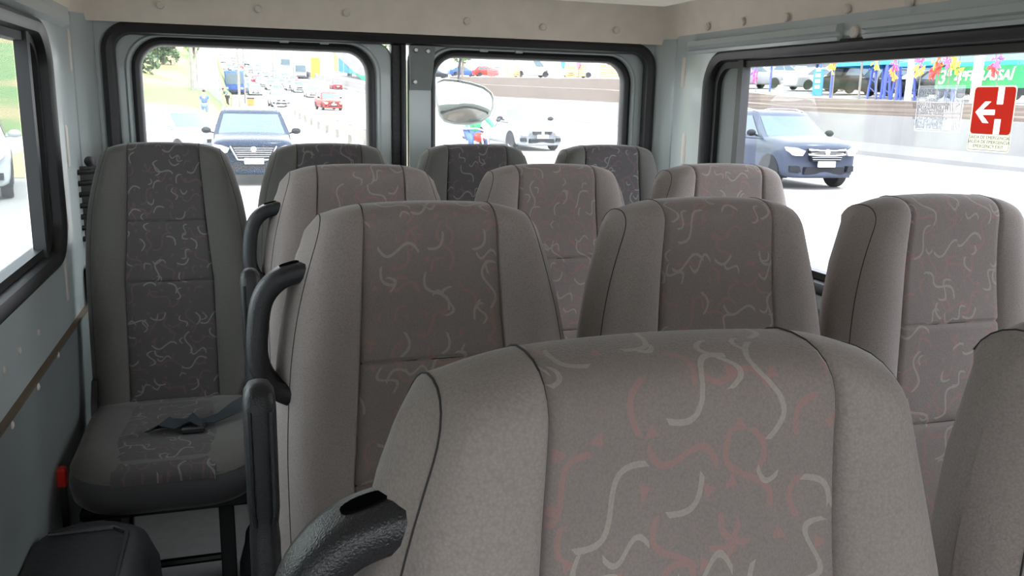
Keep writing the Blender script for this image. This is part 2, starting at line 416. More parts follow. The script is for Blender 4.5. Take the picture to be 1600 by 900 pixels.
# lower trim panels of the side walls
for s, X, wl, nm in ((-1, XL, wall_left, 'lower_trim_panel'), (1, XR, wall_right, 'lower_trim_panel')):
    mb = MB(); mb.box((min(X, X-s*.012), YF, .02), (max(X, X-s*.012), YR-.17, H-.64 if s < 0 else H-.56), .004)
    mb.build(nm, PANEL, wl)
mb = MB()
for px, py in ((5, 578), (30, 548), (82, 555), (50, 605), (8, 665), (60, 520)):
    p = on_x(px, py, XL)
    xb = XL+(.012 if p.z < H-.63 else 0)
    mb.lathe([(.009, xb-.002), (.008, xb+.002), (.004, xb+.004), (.001, xb+.004)], (0, p.y, p.z), 'x', 12)
mb.build('trim_cap', SLOT, wall_left)
mb = MB(); mb.box((XL-.002, YF, H-.645), (XL+.014, YR-.17, H-.637)); mb.build('panel_edging', mat('brown_edging', (.12, .09, .06), .7), wall_left, smooth=False)
# black belt guide column in the left rear corner
mb = MB(); mb.box((XL, 2.86, .05), (XL+.045, 2.93, H-.52), .012); mb.build('belt_guide', PLA, wall_left)
# rail channel above the right window, with its beige plug
mb = MB()
prof = [(XR+.001, H+.222), (XR-.022, H+.218), (XR-.024, H+.200), (XR-.010, H+.196), (XR-.010, H+.189), (XR-.020, H+.185), (XR-.014, H+.176), (XR+.001, H+.174)]
mb.loft([[(x, YF, z) for x, z in prof], [(x, 1.94, z) for x, z in prof]], True, True, True)
mb.loft([[(x, 2.04, z) for x, z in prof], [(x, 2.86, z) for x, z in prof]], True, True, True)
struct(mb.build('trim_1', PAINT, smooth=False))
mb = MB(); mb.lathe([(.018, XR+.001), (.018, XR-.004), (.014, XR-.008), (.001, XR-.008)], (0, 1.99, H+.196), 'x', 18); mb.build('slot_plug', SLOT, wall_right)
mb = MB(); mb.loft([[(XL-.001, YF, H+.222), (XL+.020, YF, H+.216), (XL+.02, YF, H+.19), (XL-.001, YF, H+.18)], [(XL-.001, 2.86, H+.222), (XL+.020, 2.86, H+.216), (XL+.02, 2.86, H+.19), (XL-.001, 2.86, H+.18)]], True, True, True)
struct(mb.build('trim_2', PAINT, smooth=False))

# dashboard and windscreen header, unseen behind the camera, added to cut front light
mb = MB(); mb.box((XL, YF-.30, 0), (XR, YF, .92), .03); mb.box((XL, YF-.06, ZL-.02), (XR, YF, ZL+.24)); mb.box((.48, YF-.04, .9), (.52, YF, ZL)); struct(mb.build('added_wall_front', PLA))
# headliner: coved beige lining
mb = MB(); L = []
cove = [(.000, .0), (.006, .035), (.014, .075), (.03, .12), (.06, .16), (.11, .195), (.18, .215), (.26, .222)]
for ins, dz in cove:
    L.append([(u, v, ZL+dz) for u, v in rrect(XL-.005+ins, XR+.005-ins, YF, YR-.045-ins*.9, .05+ins*.5, 8)])
mb.loft(L, True, False, True)
hl = struct(mb.build('ceiling', LINER, angle=60))
mb = MB()
mb.box((XL-.06, YF, ZL+.26), (XR+.06, YR+.1, ZL+.30)); mb.box((XL-.06, YF, ZL), (XL-.045, YR+.1, ZL+.28)); mb.box((XR+.045, YF, ZL), (XR+.06, YR+.1, ZL+.28)); mb.box((XL-.05, YR+.06, ZL-.03), (XR+.05, YR+.1, ZL+.28))
mb.build('roof_skin', PAINT, hl, smooth=False)
mb = MB(); mb.box((.87, 1.85, H+.288), (1.27, 2.50, H+.44), .025); mb.build('ceiling_panel', LINER, hl)
# buttons
def button(p, n):
    q = n.to_track_quat('Z', 'Y').to_matrix().to_4x4(); q.translation = p
    mb = MB(); mb.lathe([(.0125, -.004), (.0125, .002), (.010, .005), (.006, .006), (.001, .006)], n=16)
    mb.v = [q @ v for v in mb.v]; o = mb.build('headliner_button', BUTTON, hl); return o
for px, py in ((250, 8), (403, 14), (541, 20), (730, 33), (849, 42), (963, 47)):
    p = on_y(px, py, YR-.058); button(p, Vector((0, -1, -.15)).normalized())
for px, py in ((1105, 42), (1160, 34), (1228, 27), (1323, 14), (1420, 3)):
    p = on_x(px, py, XR-.010); button(p, Vector((-1, 0, -.15)).normalized())

# wheel arch cover
mb = MB(); L = []
for z, i, r in ((0, 0, .10), (.30, .01, .10), (.365, .03, .10), (.385, .055, .09), (.39, .08, .08)):
    L.append([(u, v, z) for u, v in rrect(XL+.018, -.20-i, 1.25+i, 2.04-i, r, 6)])
mb.loft(L, True, False, True)
wa = tag(mb.build('wheel_arch_cover', ARCH), 'black plastic wheel arch cover on the floor against the left wall', 'wheel arch')
mb = MB(); mb.tube([(-.43, 1.93, .392), (-.30, 1.93, .392), (-.27, 1.90, .392), (-.27, 1.3, .392)], .006, 8); mb.build('moulded_rib', ARCH, wa)

# corrugated vent in the left rear corner
pv = on_y(132, 322, 2.93)
t = tag(empty('corrugated_vent', (pv.x, 2.945, pv.z), R(-48)), 'black ribbed vent grille in the rear corner beside the single rear seat', 'vent')
mb = MB(); mb.box((-.012, -.10, -.115), (-.002, .06, .12), .003); mb.build('vent_plate', BLK, t)
for k in range(7):
    mb = MB(); z = -.10+k*.034; mb.tube([(.004, -.10, z), (.020, -.06, z), (.030, 0, z+.002), (.030, .055, z+.004)], .0085, 8, up=(0, 0, 1)); mb.build('vent_rib', PLA, t)
mb = MB(); mb.lathe([(.016, -.004), (.016, .006), (.001, .01)], (0.01, .02, .135), 'x', 14); mb.build('vent_knob', PLA, t)

# ================================================================== SEATS
ZT = 1.184                                     # top of an ordinary backrest
TT = .105                                      # backrest thickness
WT = [(0, .207), (.30, .2115), (.40, .211), (.46, .208), (.535, .201), (.585, .193), (.625, .184), (.665, .173), (.70, .162), (.73, .153), (.76, .147)]   # half width by height over the base
BZ = .43
PF = .545                                      # panel edge as a fraction of the half width
US = [0, .14, .28, .40, .48, .525, .540, PF, .550, .565, .60, .66, .74, .82, .89, .945, .98, 1.0]
US = [-u for u in US[:0:-1]] + US
HS = [ZT-.222, ZT-.395, ZT-.735]               # horizontal seams of the panel
def seat_lean(z): t = (z-BZ)/(ZT-BZ); return -.125*(1-t)+.012*math.sin(PI*t) - (.012*max(0, (t-.8)/.2)**2)
def ztop(u):
    a = abs(u); return ZT - .012*a*a - .006*max(0, (a-.6)/.4)**2
def wid(z):                                    # smoothed half width
    return sum(interp(WT, z-BZ+d*.006) for d in range(-3, 4))/7
def pw(z): return interp([(0, .121), (.36, .120), (.53, .106), (.70, .097), (.76, .095)], z-BZ)
def xat(u, z):
    a = abs(u); s_ = 1 if u >= 0 else -1
    return s_*(a/PF*pw(z) if a <= PF else lerp(pw(z), wid(z), (a-PF)/(1-PF)))
def zlist(zt):
    base = [BZ + (zt-.05-BZ)*i/44 for i in range(45)]
    return base
def column(u, sq=0.0):
    """profile of a column: front bottom -> over the top -> back bottom; sq narrows depth for the side closing"""
    sg = 1 if u >= 0 else -1
    uu = min(1, abs(u)); zt = ztop(uu) - .022*math.sin(sq*PI/2)
    pts = []; ym = TT*.52
    r = .036
    def fy(z):
        a = uu; y = 0
        if a > PF: q = (a-PF)/(1-PF); y -= .017*math.sin(PI*min(1, q*1.02))**.9 * min(1, max(0, (zt+.02-z)/.16))
        else: y += .003*math.cos(a/PF*PI/2)
        y += .0050*math.exp(-((a-PF)/.012)**2)
        if a < PF:
            for hz in HS: y += .0050*math.exp(-((z-hz)/.0035)**2) - .003*math.exp(-(abs(z-hz)/.05))
        if a > .9: y += .012*((a-.9)/.1)**2
        return y
    def wx(z, side): return sg*(abs(xat(uu, z)) + side)
    side = .018*math.sin(sq*PI/2)
    zs = set(BZ+(zt-r-BZ)*i/40 for i in range(41))
    for hz in HS:
        for d in (-.007, -.0035, 0, .0035, .007): zs.add(hz+d)
    zs = sorted(z for z in zs if z <= zt-r+1e-6)
    FULL = 41+5*3
    while len(zs) < FULL: zs.append(zs[-1]+1e-5)
    for z in zs:
        y = fy(z); y = lerp(y, ym, sq); pts.append((wx(z, side), seat_lean(z)+y, z))
    yf = lerp(fy(zt-r), ym, sq); yb = lerp(TT, ym, sq)
    for i in range(1, 12):
        a = PI*i/12; c = math.cos(a)
        z = zt-r+r*math.sin(a)**.9; yy = (yf+yb)/2 - (yb-yf)/2*(abs(c)**.85)*(1 if c > 0 else -1)
        pts.append((wx(min(z, zt), side*.9), seat_lean(z)+yy, z))
    for i in range(11):
        z = lerp(zt-r, BZ, i/10); pts.append((wx(z, side), seat_lean(z)+lerp(TT-.006*uu, ym, sq), z))
    return pts, len(zs)
cols = [column(u) for u in US]; NF = cols[0][1]; cols = [c[0] for c in cols]
NPANEL = NF+9
def arc_uv(col, u):
    out = []; s = 0
    for i, p in enumerate(col):
        if i: s += (Vector(p)-Vector(col[i-1])).length
        out.append((u*.215, s))
    return out
def seat_meshes():
    n = len(cols[0]); i0 = US.index(-PF); i1 = US.index(PF)
    # cover
    vs = []; fs = []; uvs = []
    ext = []
    for sq in (.0, .12, .3, .55, .8, 1.0): ext.append(sq)
    left = [column(-1, q)[0] for q in ext[1:]][::-1]; right = [column(1, q)[0] for q in ext[1:]]
    allc = left + cols + right; off = len(left)
    for c in allc: vs += c
    for j in range(len(allc)-1):
        for i in range(n-1):
            jj = j-off
            if i0 <= jj < i1 and i < NPANEL: continue
            fs.append((j*n+i, (j+1)*n+i, (j+1)*n+i+1, j*n+i+1))
    cover = MB(); cover.v = [Vector(v) for v in vs]; cover.f = fs
    pan = MB(); pv = []; puv = []
    for j in range(i0, i1+1): pv += cols[j][:NPANEL+1]; puv += arc_uv(cols[j], US[j])[:NPANEL+1]
    m = NPANEL+1; pf = []
    for j in range(i1-i0):
        for i in range(NPANEL): pf.append((j*m+i, (j+1)*m+i, (j+1)*m+i+1, j*m+i+1))
    pan.v = [Vector(v) for v in pv]; pan.f = pf
    return cover, pan, puv, (i0, i1)
cover, pan, puv, (i0, i1) = seat_meshes()
def clean(o):
    import bmesh
    b = bmesh.new(); b.from_mesh(o.data); bmesh.ops.remove_doubles(b, verts=b.verts, dist=3e-5); bmesh.ops.recalc_face_normals(b, faces=b.faces)
    for f in b.faces: f.smooth = True
    b.to_mesh(o.data); b.free()
def make_seat():
    root = empty('passenger_seat')
    back = cover.build('backrest', FAB, root, angle=75); clean(back)
    p = pan.build('patterned_panel', FABP, back, angle=80)
    ul = p.data.uv_layers.new(name='UVMap')
    for lp in p.data.loops: ul.data[lp.index].uv = puv[lp.vertex_index]
    if p.data.polygons[0].normal.y > 0: p.data.flip_normals()
    mb = MB()
    for j in (i0, i1): mb.tube([Vector(c)+Vector((0, .0008, 0)) for c in cols[j][:NPANEL+1]], .0010, 5, up=(1, 0, 0))
    for hz in HS[:2]:
        mb.tube([(xat(u, hz), seat_lean(hz)+.0052, hz) for u in (-PF, -.27, 0, .27, PF)], .0014, 5)
    for c in (cols[0], cols[-1]): mb.tube([Vector(q) for q in c[:NF+11]], .0008, 6, up=(1, 0, 0))
    mb.build('seam', THREAD, back)
    # cushion: band + top cover
    zc = .445
    def plan(ins, z, front=-.60):
        x0, x1, y0, y1 = -.222+ins, .222-ins, front+ins, -.085-ins
        pts = []
        for cx, cy, r, a0 in ((x1, y1, .03, 0), (x0, y1, .03, 90), (x0, y0, .13, 180), (x1, y0, .13, 270)):
            r = max(.01, r-ins*.3); sx = -1 if cx > 0 else 1; sy = -1 if cy > -.3 else 1
            for i in range(9):
                a = R(a0+90*i/8); pts.append((cx+sx*r+r*math.cos(a), cy+sy*r+r*math.sin(a), z))
        return pts
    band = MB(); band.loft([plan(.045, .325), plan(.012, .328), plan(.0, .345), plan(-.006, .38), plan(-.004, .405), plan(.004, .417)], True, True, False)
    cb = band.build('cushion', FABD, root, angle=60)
    top = MB(); L = [plan(.004, .417)]
    for ins, z in ((-.002, .424), (.004, .436), (.018, .448), (.04, .456), (.075, .459), (.11, .457), (.15, .453), (.19, .450), (.215, .449)):
        L.append([(x, y, z-.012*max(0, (-.42-y)/.18)**2 ) for x, y, _ in plan(ins, z)])
    top.loft(L, True, False, True)
    cc = top.build('cushion_side_bolster', FAB, cb, angle=60)
    # patterned strip of the cushion, laid slightly proud along the middle
    st = MB(); L = []; suv = []
    ys = [-.604, -.603, -.596, -.58, -.56, -.53, -.48, -.42, -.35, -.28, -.20, -.13]; zs = [.418, .430, .442, .4485, .4535, .459, .4625, .4635, .4615, .4595, .459, .4585]
    for y, z in zip(ys, zs):
        row = []
        for i in range(13):
            x = -.118+.236*i/12; q = abs(x)/.118
            row.append((x, y - .0005, z-(.0045 if q > .99 else 0) - .001*q*q - .009*max(0, (-.42-y)/.18)**2)); suv.append((x+.5, y))
        L.append(row)
    st.loft(L, False)
    sp = st.build('cushion_patterned_panel', FABP, cb, angle=80)
    if sp.data.polygons[60].normal.z < 0: sp.data.flip_normals()
    ul = sp.data.uv_layers.new(name='UVMap')
    for lp in sp.data.loops: ul.data[lp.index].uv = suv[lp.vertex_index]
    mb = MB(); mb.tube(plan(.0015, .417), .0017, 5, closed=True); mb.build('cushion_seam', THREAD, cb)
    # frame
    fr = MB(); fr.box((-.20, -.55, .30), (.20, -.10, .327), .006); fr.build('seat_frame', BLK, root)
    for s in (-1, 1):
        lg = MB(); x = s*.135; lg.box((x-.019, -.50, 0), (x+.019, -.462, .305), .004); lg.build('leg', BLK, root)
        lg = MB(); lg.loft([[(x-.012, -.16, .305), (x+.012, -.16, .305), (x+.012, -.12, .305), (x-.012, -.12, .305)], [(x-.012, -.32, 0), (x+.012, -.32, 0), (x+.012, -.28, 0), (x-.012, -.28, 0)]], True, True, True); lg.build('leg', BLK, root, smooth=False)
        pl = MB(); pl.prism([(-.48, .30), (-.14, .30), (-.30, .05)], 'x', x-.003, x+.003); pl.build('side_plate', BLK, root, smooth=False)
    mb = MB(); mb.tube([(-.135, -.35, .06), (.135, -.35, .06)], .012, 8); mb.build('cross_bar', BLK, root)
    # recliner hinge covers joining backrest and cushion
    for s in (-1, 1):
        mb = MB(); mb.prism([(-.19, .33), (-.05, .33), (-.04, .46), (-.07, .52), (-.11, .52), (-.15, .46)], 'x', s*.213-.008, s*.213+.008); mb.build('hinge_cover', PLA, root, smooth=False)
    return root
proto = make_seat()
def add_handle(root):
    def spl(pts, n=6):
        out = []
        P = [Vector(p) for p in pts]; P = [2*P[0]-P[1]]+P+[2*P[-1]-P[-2]]
        for i in range(1, len(P)-2):
            for k in range(n):
                t = k/n; a, b, c, d = P[i-1], P[i], P[i+1], P[i+2]
                out.append(.5*((2*b)+(-a+c)*t+(2*a-5*b+4*c-d)*t*t+(-a+3*b-3*c+d)*t**3))
        out.append(P[-2]); return out
    y0 = .028
    pts = spl([(-.140, y0, ZT-.092), (-.174, y0, ZT-.094), (-.210, y0-.002, ZT-.104), (-.234, y0-.006, ZT-.130), (-.243, y0-.012, ZT-.172), (-.244, y0-.018, ZT-.215), (-.232, y0-.024, ZT-.246), (-.206, y0-.028, ZT-.264), (-.17, y0-.03, ZT-.272)])
    mb = MB(); L = []
    m = len(pts)
    for i, p in enumerate(pts):
        t = (pts[min(i+1, m-1)]-pts[max(i-1, 0)]).normalized(); a = Vector((0, 1, 0)); b = t.cross(a).normalized()
        ha, hb = .024, .0148                  # half size: fore-aft, in plane
        sec = []
        for k in range(16):
            g = 2*PI*k/16; c, s_ = math.cos(g), math.sin(g)
            f = (abs(c)**4+abs(s_)**4)**(-1/4)
            sec.append(p+a*(c*f*ha)+b*(s_*f*hb))
        L.append(sec)
    mb.loft(L, True, True, True)
    h = mb.build('grab_handle', PLA, root, angle=50)
    ho = MB(); mbv = [(math.cos(2*PI*k/18)*.015, math.sin(2*PI*k/18)*.0085) for k in range(18)]
    i_ = 9; tx = (pts[i_+1]-pts[i_-1]).normalized(); nz = Vector((0, 1, 0)).cross(tx).normalized()
    if nz.z < 0: nz = -nz
    c0 = pts[i_]+nz*.0148
    ho.loft([[c0+tx*x+Vector((0, y, 0))-nz*.006 for x, y in mbv], [c0+tx*x+Vector((0, y, 0))+nz*.0008 for x, y in mbv]], True, True, True)
    ho.build('painted_recess', mat('painted_hole_black', (.004, .004, .004), 1, spec=0), h)  # raised black disc; the hole's inner shade is put into its colour
def add_armrest(root):
    mb = MB(); x = -.247; L = []
    ztp = ZT-.196
    for z, hw, hd, yy in ((ztp, .006, .010, -.148), (ztp-.004, .013, .020, -.148), (ztp-.014, .0185, .027, -.148), (ztp-.03, .020, .030, -.149), (ztp-.155, .0195, .030, -.165), (ztp-.175, .017, .028, -.167), (ztp-.195, .0185, .033, -.170), (ztp-.36, .0185, .034, -.190), (ztp-.40, .019, .030, -.193), (ztp-.42, .012, .02, -.195)):
        sec = []
        for k in range(24):
            g = 2*PI*k/24; c, s_ = math.cos(g), math.sin(g); f = (abs(c)**4+abs(s_)**4)**(-.25); sec.append((x+c*f*hw, yy+s_*f*hd, z))
        L.append(sec)
    mb.loft(L, True, True, True); a = mb.build('armrest', PLA, root, angle=50)
    mb = MB()
    for dx in (-.0125, .0125): mb.tube([(x+dx, -.1785, ztp-.03), (x+dx, -.196, ztp-.150), (x+dx*.9, -.197, ztp-.170)], .0032, 6)
    mb.build('armrest_rib', PLA, a)
    mb = MB(); mb.lathe([(.026, -.24), (.026, -.222), (.018, -.218), (.001, -.218)], (0, -.17, ztp-.37), 'x', 16); mb.build('armrest_pivot', PLA, a)
X0, S = .257, .464
Y4, Y3, Y2, Y1 = .440, 1.205, 1.945, 2.690
spots = [
 (X0, Y4, 0, 1, 'worn grey seat with black grab handle filling the foreground, nearest the camera'),
 (X0+S, Y4, 0, 0, 'grey seat cut off by the right edge of the picture beside the foreground seat'),
 (X0, Y3, 0, 2, 'grey aisle seat directly behind the foreground seat, with black handle and raised armrest'),
 (X0+S, Y3, 0, 0, 'middle seat of its row, right of the aisle seat with the large raised armrest'),
 (X0+2*S, Y3, 0, 0, 'window seat with bright pink and white squiggles below the emergency exit sticker'),
 (X0, Y2, 0, 2, 'smaller grey aisle seat with handle and armrest, third from the camera along the aisle'),
 (X0+S, Y2, 0, 0, 'middle seat of the row in front of the rear bench, below the right rear window'),
 (X0+2*S, Y2, 0, 0, 'pale sunlit window seat beside the rear edge of the right side window'),
 (-.207, Y1, .009, 0, 'single dark seat at the left wall with visible cushion and belt lying on it'),
 (XR*0-.203+.464, Y1, .009, 0, 'rear row seat in front of the left rear window, its top only in view'),
 (-.203+.928, Y1, .009, 0, 'rear row seat right of the centre door post, under the oval mirror'),
 (-.203+1.392, Y1, .009, 0, 'rear row corner seat at far right below the right rear door window'),
]
groups = {Y4: 'seats of the front row in view', Y3: 'seats of the second row in view', Y2: 'seats of the third row in view', Y1: 'seats of the last row'}
for i, (x, y, z, extra, lab) in enumerate(spots):
    o = proto if i == 0 else copy_tree(proto_plain) if False else (proto if i == 0 else None)
    if o is None:
        src = proto; o = src.copy(); C.objects.link(o)
        for ch in KIDSP:
            c = ch[0].copy(); C.objects.link(c); c.parent = o
            for g in ch[1]:
                d = g.copy(); C.objects.link(d); d.parent = c
    else:
        KIDSP = [(c, children(c)) for c in children(proto)]
    if i >= 8:  # last row takes the fabrics with shade painted in
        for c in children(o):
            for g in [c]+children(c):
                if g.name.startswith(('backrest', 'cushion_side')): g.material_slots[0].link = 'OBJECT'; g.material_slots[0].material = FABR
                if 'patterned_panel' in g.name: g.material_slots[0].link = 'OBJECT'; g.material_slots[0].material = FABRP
    if i in (0, 1, 2):
        for c in children(o):
            for g in children(c):
                if g.name.startswith('patterned_panel'): g.material_slots[0].link = 'OBJECT'; g.material_slots[0].material = FABW
    o.location = (x, y, z); tag(o, lab, 'seat', groups[y])
    if i == 0: handles = [o]
    elif extra: handles.append(o)
for k, o in enumerate(handles):
    add_handle(o)
    if True: add_armrest(o)

# seat belt lying on the left rear seat, buckle and red release
t = tag(empty('seat_belt', (-.13, 2.30, .478)), 'dark seat belt strap crumpled on the cushion of the left rear seat', 'seat belt')
mb = MB()
def strap(mb, pts, hw, th=.0012):
    L = []; m = len(pts)
    for i, (p, wdir) in enumerate(pts):
        p = Vector(p); wd = Vector(wdir).normalized()*hw; tt = (Vector(pts[min(i+1, m-1)][0])-Vector(pts[max(i-1, 0)][0])).normalized(); nn = tt.cross(wd).normalized()*th
        L.append([p-wd-nn, p+wd-nn, p+wd+nn, p-wd+nn])
    mb.loft(L, True, True, True)
strap(mb, [((.16, .13, .030), (0, .3, 1)), ((.12, .09, .022), (0, .5, .9)), ((.08, .05, .018), (0, .8, .5)), ((.04, .01, .010), (.2, 1, .2)), ((-.01, -.01, .012), (.3, 1, -.2)), ((-.05, .01, .006), (.5, .9, .1)), ((-.09, .0, .010), (.7, .8, .3)), ((-.115, -.01, .004), (.8, .6, .2))], .023)
strap(mb, [((-.11, -.02, .004), (.8, .6, .1)), ((-.085, -.03, .028), (.6, .8, .2)), ((-.05, -.035, .012), (.4, .9, 0)), ((-.02, -.02, .030), (.2, 1, .2)), ((.01, -.03, .008), (0, 1, 0))], .021)
mb.build('belt_webbing', mat('belt_webbing', (.018, .030, .038), .6, bump=.4, bscale=500), t)
mb = MB(); mb.box((-.045, -.055, -.004), (.015, -.015, .012), .004); mb.build('belt_tongue', PLA, t)
t = tag(empty('belt_buckle', (-.452, 2.22, .41)), 'small belt buckle with red release button beside the left rear cushion', 'buckle')
mb = MB(); mb.box((-.012, -.012, -.14), (.010, .014, -.005), .004); mb.build('buckle_body', PLA, t)
mb = MB(); mb.box((-.012, -.022, -.03), (.012, .010, .018), .004); mb.build('release_button', mat('red_plastic', (.55, .02, .01), .35), t)
# bag on the floor
mb = MB(); L = []
for z, a, b in ((0, .06, .09), (.03, .072, .10), (.10, .072, .10), (.17, .06, .09), (.21, .035, .05), (.22, .01, .02)):
    L.append([(math.cos(2*PI*k/20)*a*(1+.08*math.sin(5*k+z*30)), math.sin(2*PI*k/20)*b*(1+.07*math.cos(3*k+z*20)), z) for k in range(20)])
mb.loft(L, True, True, True)
bag = tag(mb.build('cloth_bag', mat('bag_cloth', (.02, .024, .03), .7, bump=.5, bscale=40, bdist=.01), loc=(.028, 2.24, 0)), 'dark crumpled bag on the floor under the rear row seats', 'bag')
mb = MB(); mb.tube([(-.03, 0, .20), (-.035, -.03, .26), (0, -.04, .285), (.035, -.03, .26), (.03, 0, .20)], .006, 6); mb.build('bag_strap', THREAD, bag)

# ================================================================== STICKERS ON THE RIGHT SIDE WINDOW
XS = XR+.0425
def sticker_basis(px, py):
    p = on_x(px, py, XS); m = Matrix(((0, 0, -1, p.x), (-1, 0, 0, p.y), (0, 1, 0, p.z), (0, 0, 0, 1))); return m   # local x -> -Y, y -> Z, z -> -X
def film(name, col):                             # printed translucent film: daylight glows through it
    k = NT(name); nz = k.noise(60, 3, k.coord()); c = k.mix(nz.outputs[0], rgba([x*.9 for x in col]), rgba([min(1, x*1.1) for x in col]))
    tl = k.n('ShaderNodeBsdfTranslucent'); k.l(c, tl.inputs[0]); k.l(c, k.b.inputs['Base Color'])
    m_ = k.n('ShaderNodeMixShader'); m_.inputs[0].default_value = .8; k.l(k.b.outputs[0], m_.inputs[1]); k.l(tl.outputs[0], m_.inputs[2]); k.l(m_.outputs[0], k.out.inputs[0]); return k.m
RED = film('sticker_red', (.19, .009, .005)); WHT = film('sticker_white', (.8, .8, .76))
CREAM = film('sticker_cream', (.40, .39, .29)); INK = mat('sticker_ink', (.10, .13, .10), .6)
st = tag(empty('exit_sticker'), 'red emergency exit sticker with white arrow on the right side window', 'sticker')
st.matrix_world = sticker_basis(1549, 186)
w2, h2 = .0545, .0715
a = on_x(1516, 186, XS); b = on_x(1583, 186, XS); w2 = (a.y-b.y)/2; c_ = on_x(1549, 134, XS); d_ = on_x(1549, 238, XS); h2 = (c_.z-d_.z)/2
def flat(name, poly, m, parent, z0, z1):
    mb = MB(); mb.prism(poly, 'z', z0, z1); return mb.build(name, m, parent, smooth=False)
def inside(poly, x, y):
    c = False; n = len(poly)
    for i in range(n):
        (x0, y0), (x1, y1) = poly[i], poly[i-1]
        if (y0 > y) != (y1 > y) and x < (x1-x0)*(y-y0)/(y1-y0)+x0: c = not c
    return c
back_ = rrect(-w2, w2, -h2, h2, .008, 5); field = rrect(-w2+.003, w2-.003, -h2*.45, h2-.003, .007, 5)
whites = dict(door_bar_top=[(w2*.15, h2*.45), (w2*.43, h2*.45), (w2*.43, h2*.955), (w2*.15, h2*.955)], door_bar_bottom=[(w2*.15, -h2*.45), (w2*.43, -h2*.45), (w2*.43, h2*.0), (w2*.15, h2*.0)],
  arrow=[(-w2*.80, h2*.20), (-w2*.40, h2*.52), (-w2*.12, h2*.52), (-w2*.46, h2*.28), (w2*.12, h2*.28), (w2*.12, h2*.12), (-w2*.46, h2*.12), (-w2*.12, -h2*.12), (-w2*.40, -h2*.12)])
# one printed sheet: the colours lie side by side so that daylight passes through each only once
sheets = {'border': MB(), 'red_field': MB(), 'door_bar': MB(), 'lower_door_bar': MB(), 'arrow': MB()}
NXc, NYc = 170, 260
for j in range(NYc):
    yy = -h2+(j+.5)*2*h2/NYc; run = None; x_s = 0
    for i in range(NXc+1):
        xx = -w2+(i+.5)*2*w2/NXc; cl = None
        if i < NXc and inside(back_, xx, yy):
            cl = 'border'
            if inside(field, xx, yy):
                cl = 'red_field'
                if inside(whites['arrow'], xx, yy): cl = 'arrow'
                elif inside(whites['door_bar_top'], xx, yy): cl = 'door_bar'
                elif inside(whites['door_bar_bottom'], xx, yy): cl = 'lower_door_bar'
        if cl != run:
            if run:
                x0_, x1_ = -w2+x_s*2*w2/NXc, -w2+i*2*w2/NXc; y0_, y1_ = yy-h2/NYc, yy+h2/NYc
                sheets[run].add([(x0_, y0_, 0), (x1_, y0_, 0), (x1_, y1_, 0), (x0_, y1_, 0)], [(0, 1, 2, 3)])
            run = cl; x_s = i
for nm_, m_ in (('border', CREAM), ('red_field', RED), ('door_bar', WHT), ('lower_door_bar', WHT), ('arrow', WHT)): sheets[nm_].build(nm_, m_, st, smooth=False)
mb = MB(); mb.loft([[(u, v, .0003) for u, v in rrect(-w2+.002, w2-.002, -h2+.003, -h2*.45, .006, 5)], [(u, v, .0003) for u, v in rrect(-w2+.003, w2-.003, -h2+.004, -h2*.45-.001, .005, 5)]], True); mb.build('text_border', INK, st, smooth=False)
for k, s_ in enumerate(('SAIDA DE EMERGENCIA', 'SALIDA DE EMERGENCIA', 'EMERGENCY EXIT')):
    text('lettering', s_, w2*.178, INK, st, Matrix.Translation((0, -h2*(.57+.135*k), .0004)), .0001, bold=-.0000)
s2 = tag(empty('instruction_sticker'), 'pale instruction sticker with small print and drawings left of the exit sticker', 'sticker')
s2.matrix_world = sticker_basis(1467, 170)
a = on_x(1431, 170, XS); b = on_x(1504, 170, XS); w3 = (a.y-b.y)/2; c_ = on_x(1467, 133, XS); d_ = on_x(1467, 206, XS); h3 = (c_.z-d_.z)/2
k = NT('clear_label'); k.t.nodes.remove(k.b)
tr = k.n('ShaderNodeBsdfTransparent'); df = k.n('ShaderNodeBsdfTranslucent'); df.inputs[0].default_value = (.8, .85, .9, 1)
mx = k.n('ShaderNodeMixShader'); mx.inputs[0].default_value = .12; k.l(tr.outputs[0], mx.inputs[1]); k.l(df.outputs[0], mx.inputs[2]); k.l(mx.outputs[0], k.out.inputs[0])
mb = MB(); mb.add([(-w3, -h3, 0), (w3, -h3, 0), (w3, h3, 0), (-w3, h3, 0)], [(0, 1, 2, 3)]); mb.build('backing', k.m, s2, smooth=False)
INK2 = mat('sticker_grey_ink', (.16, .20, .26), .6)
mb = MB()
def ln(x0, y0, x1, y1, t_=.0006):
    d = Vector((x1-x0, y1-y0)).normalized(); n_ = Vector((-d.y, d.x))*t_/2
    mb.prism([(x0-n_.x, y0-n_.y), (x1-n_.x, y1-n_.y), (x1+n_.x, y1+n_.y), (x0+n_.x, y0+n_.y)], 'z', .0001, .0004)
a, b = w3*.93, h3*.93
for q in ((-a, -b, a, -b), (a, -b, a, b), (a, b, -a, b), (-a, b, -a, -b), (w3*.2, -b, w3*.2, b), (-a, h3*.30, w3*.2, h3*.30), (-a, -h3*.32, w3*.2, -h3*.32), (w3*.2, -h3*.2, a, -h3*.2)): ln(*q)
mb.build('ruled_lines', INK2, s2, smooth=False)
mb = MB()
for q in ((.26, .85, .30, -.12), (.34, .8, .38, -.1), (.42, .5, .5, -.1), (.5, .75, .62, .6), (.62, .6, .55, .2), (.55, .2, .6, -.1), (.66, .82, .74, .7), (.74, .7, .66, .6), (.66, .6, .7, .4), (.7, .4, .85, .2), (.85, .2, .7, .1), (.35, -.45, .42, -.4), (.6, -.3, .66, -.5), (.66, -.5, .72, -.9), (.72, -.5, .85, -.85), (.62, -.62, .68, -.9), (.5, .72, .6, .8), (.6, .8, .7, .75)):
    ln(q[0]*w3, q[1]*h3, q[2]*w3, q[3]*h3, .0008)
mb.build('line_drawing', INK2, s2, smooth=False)
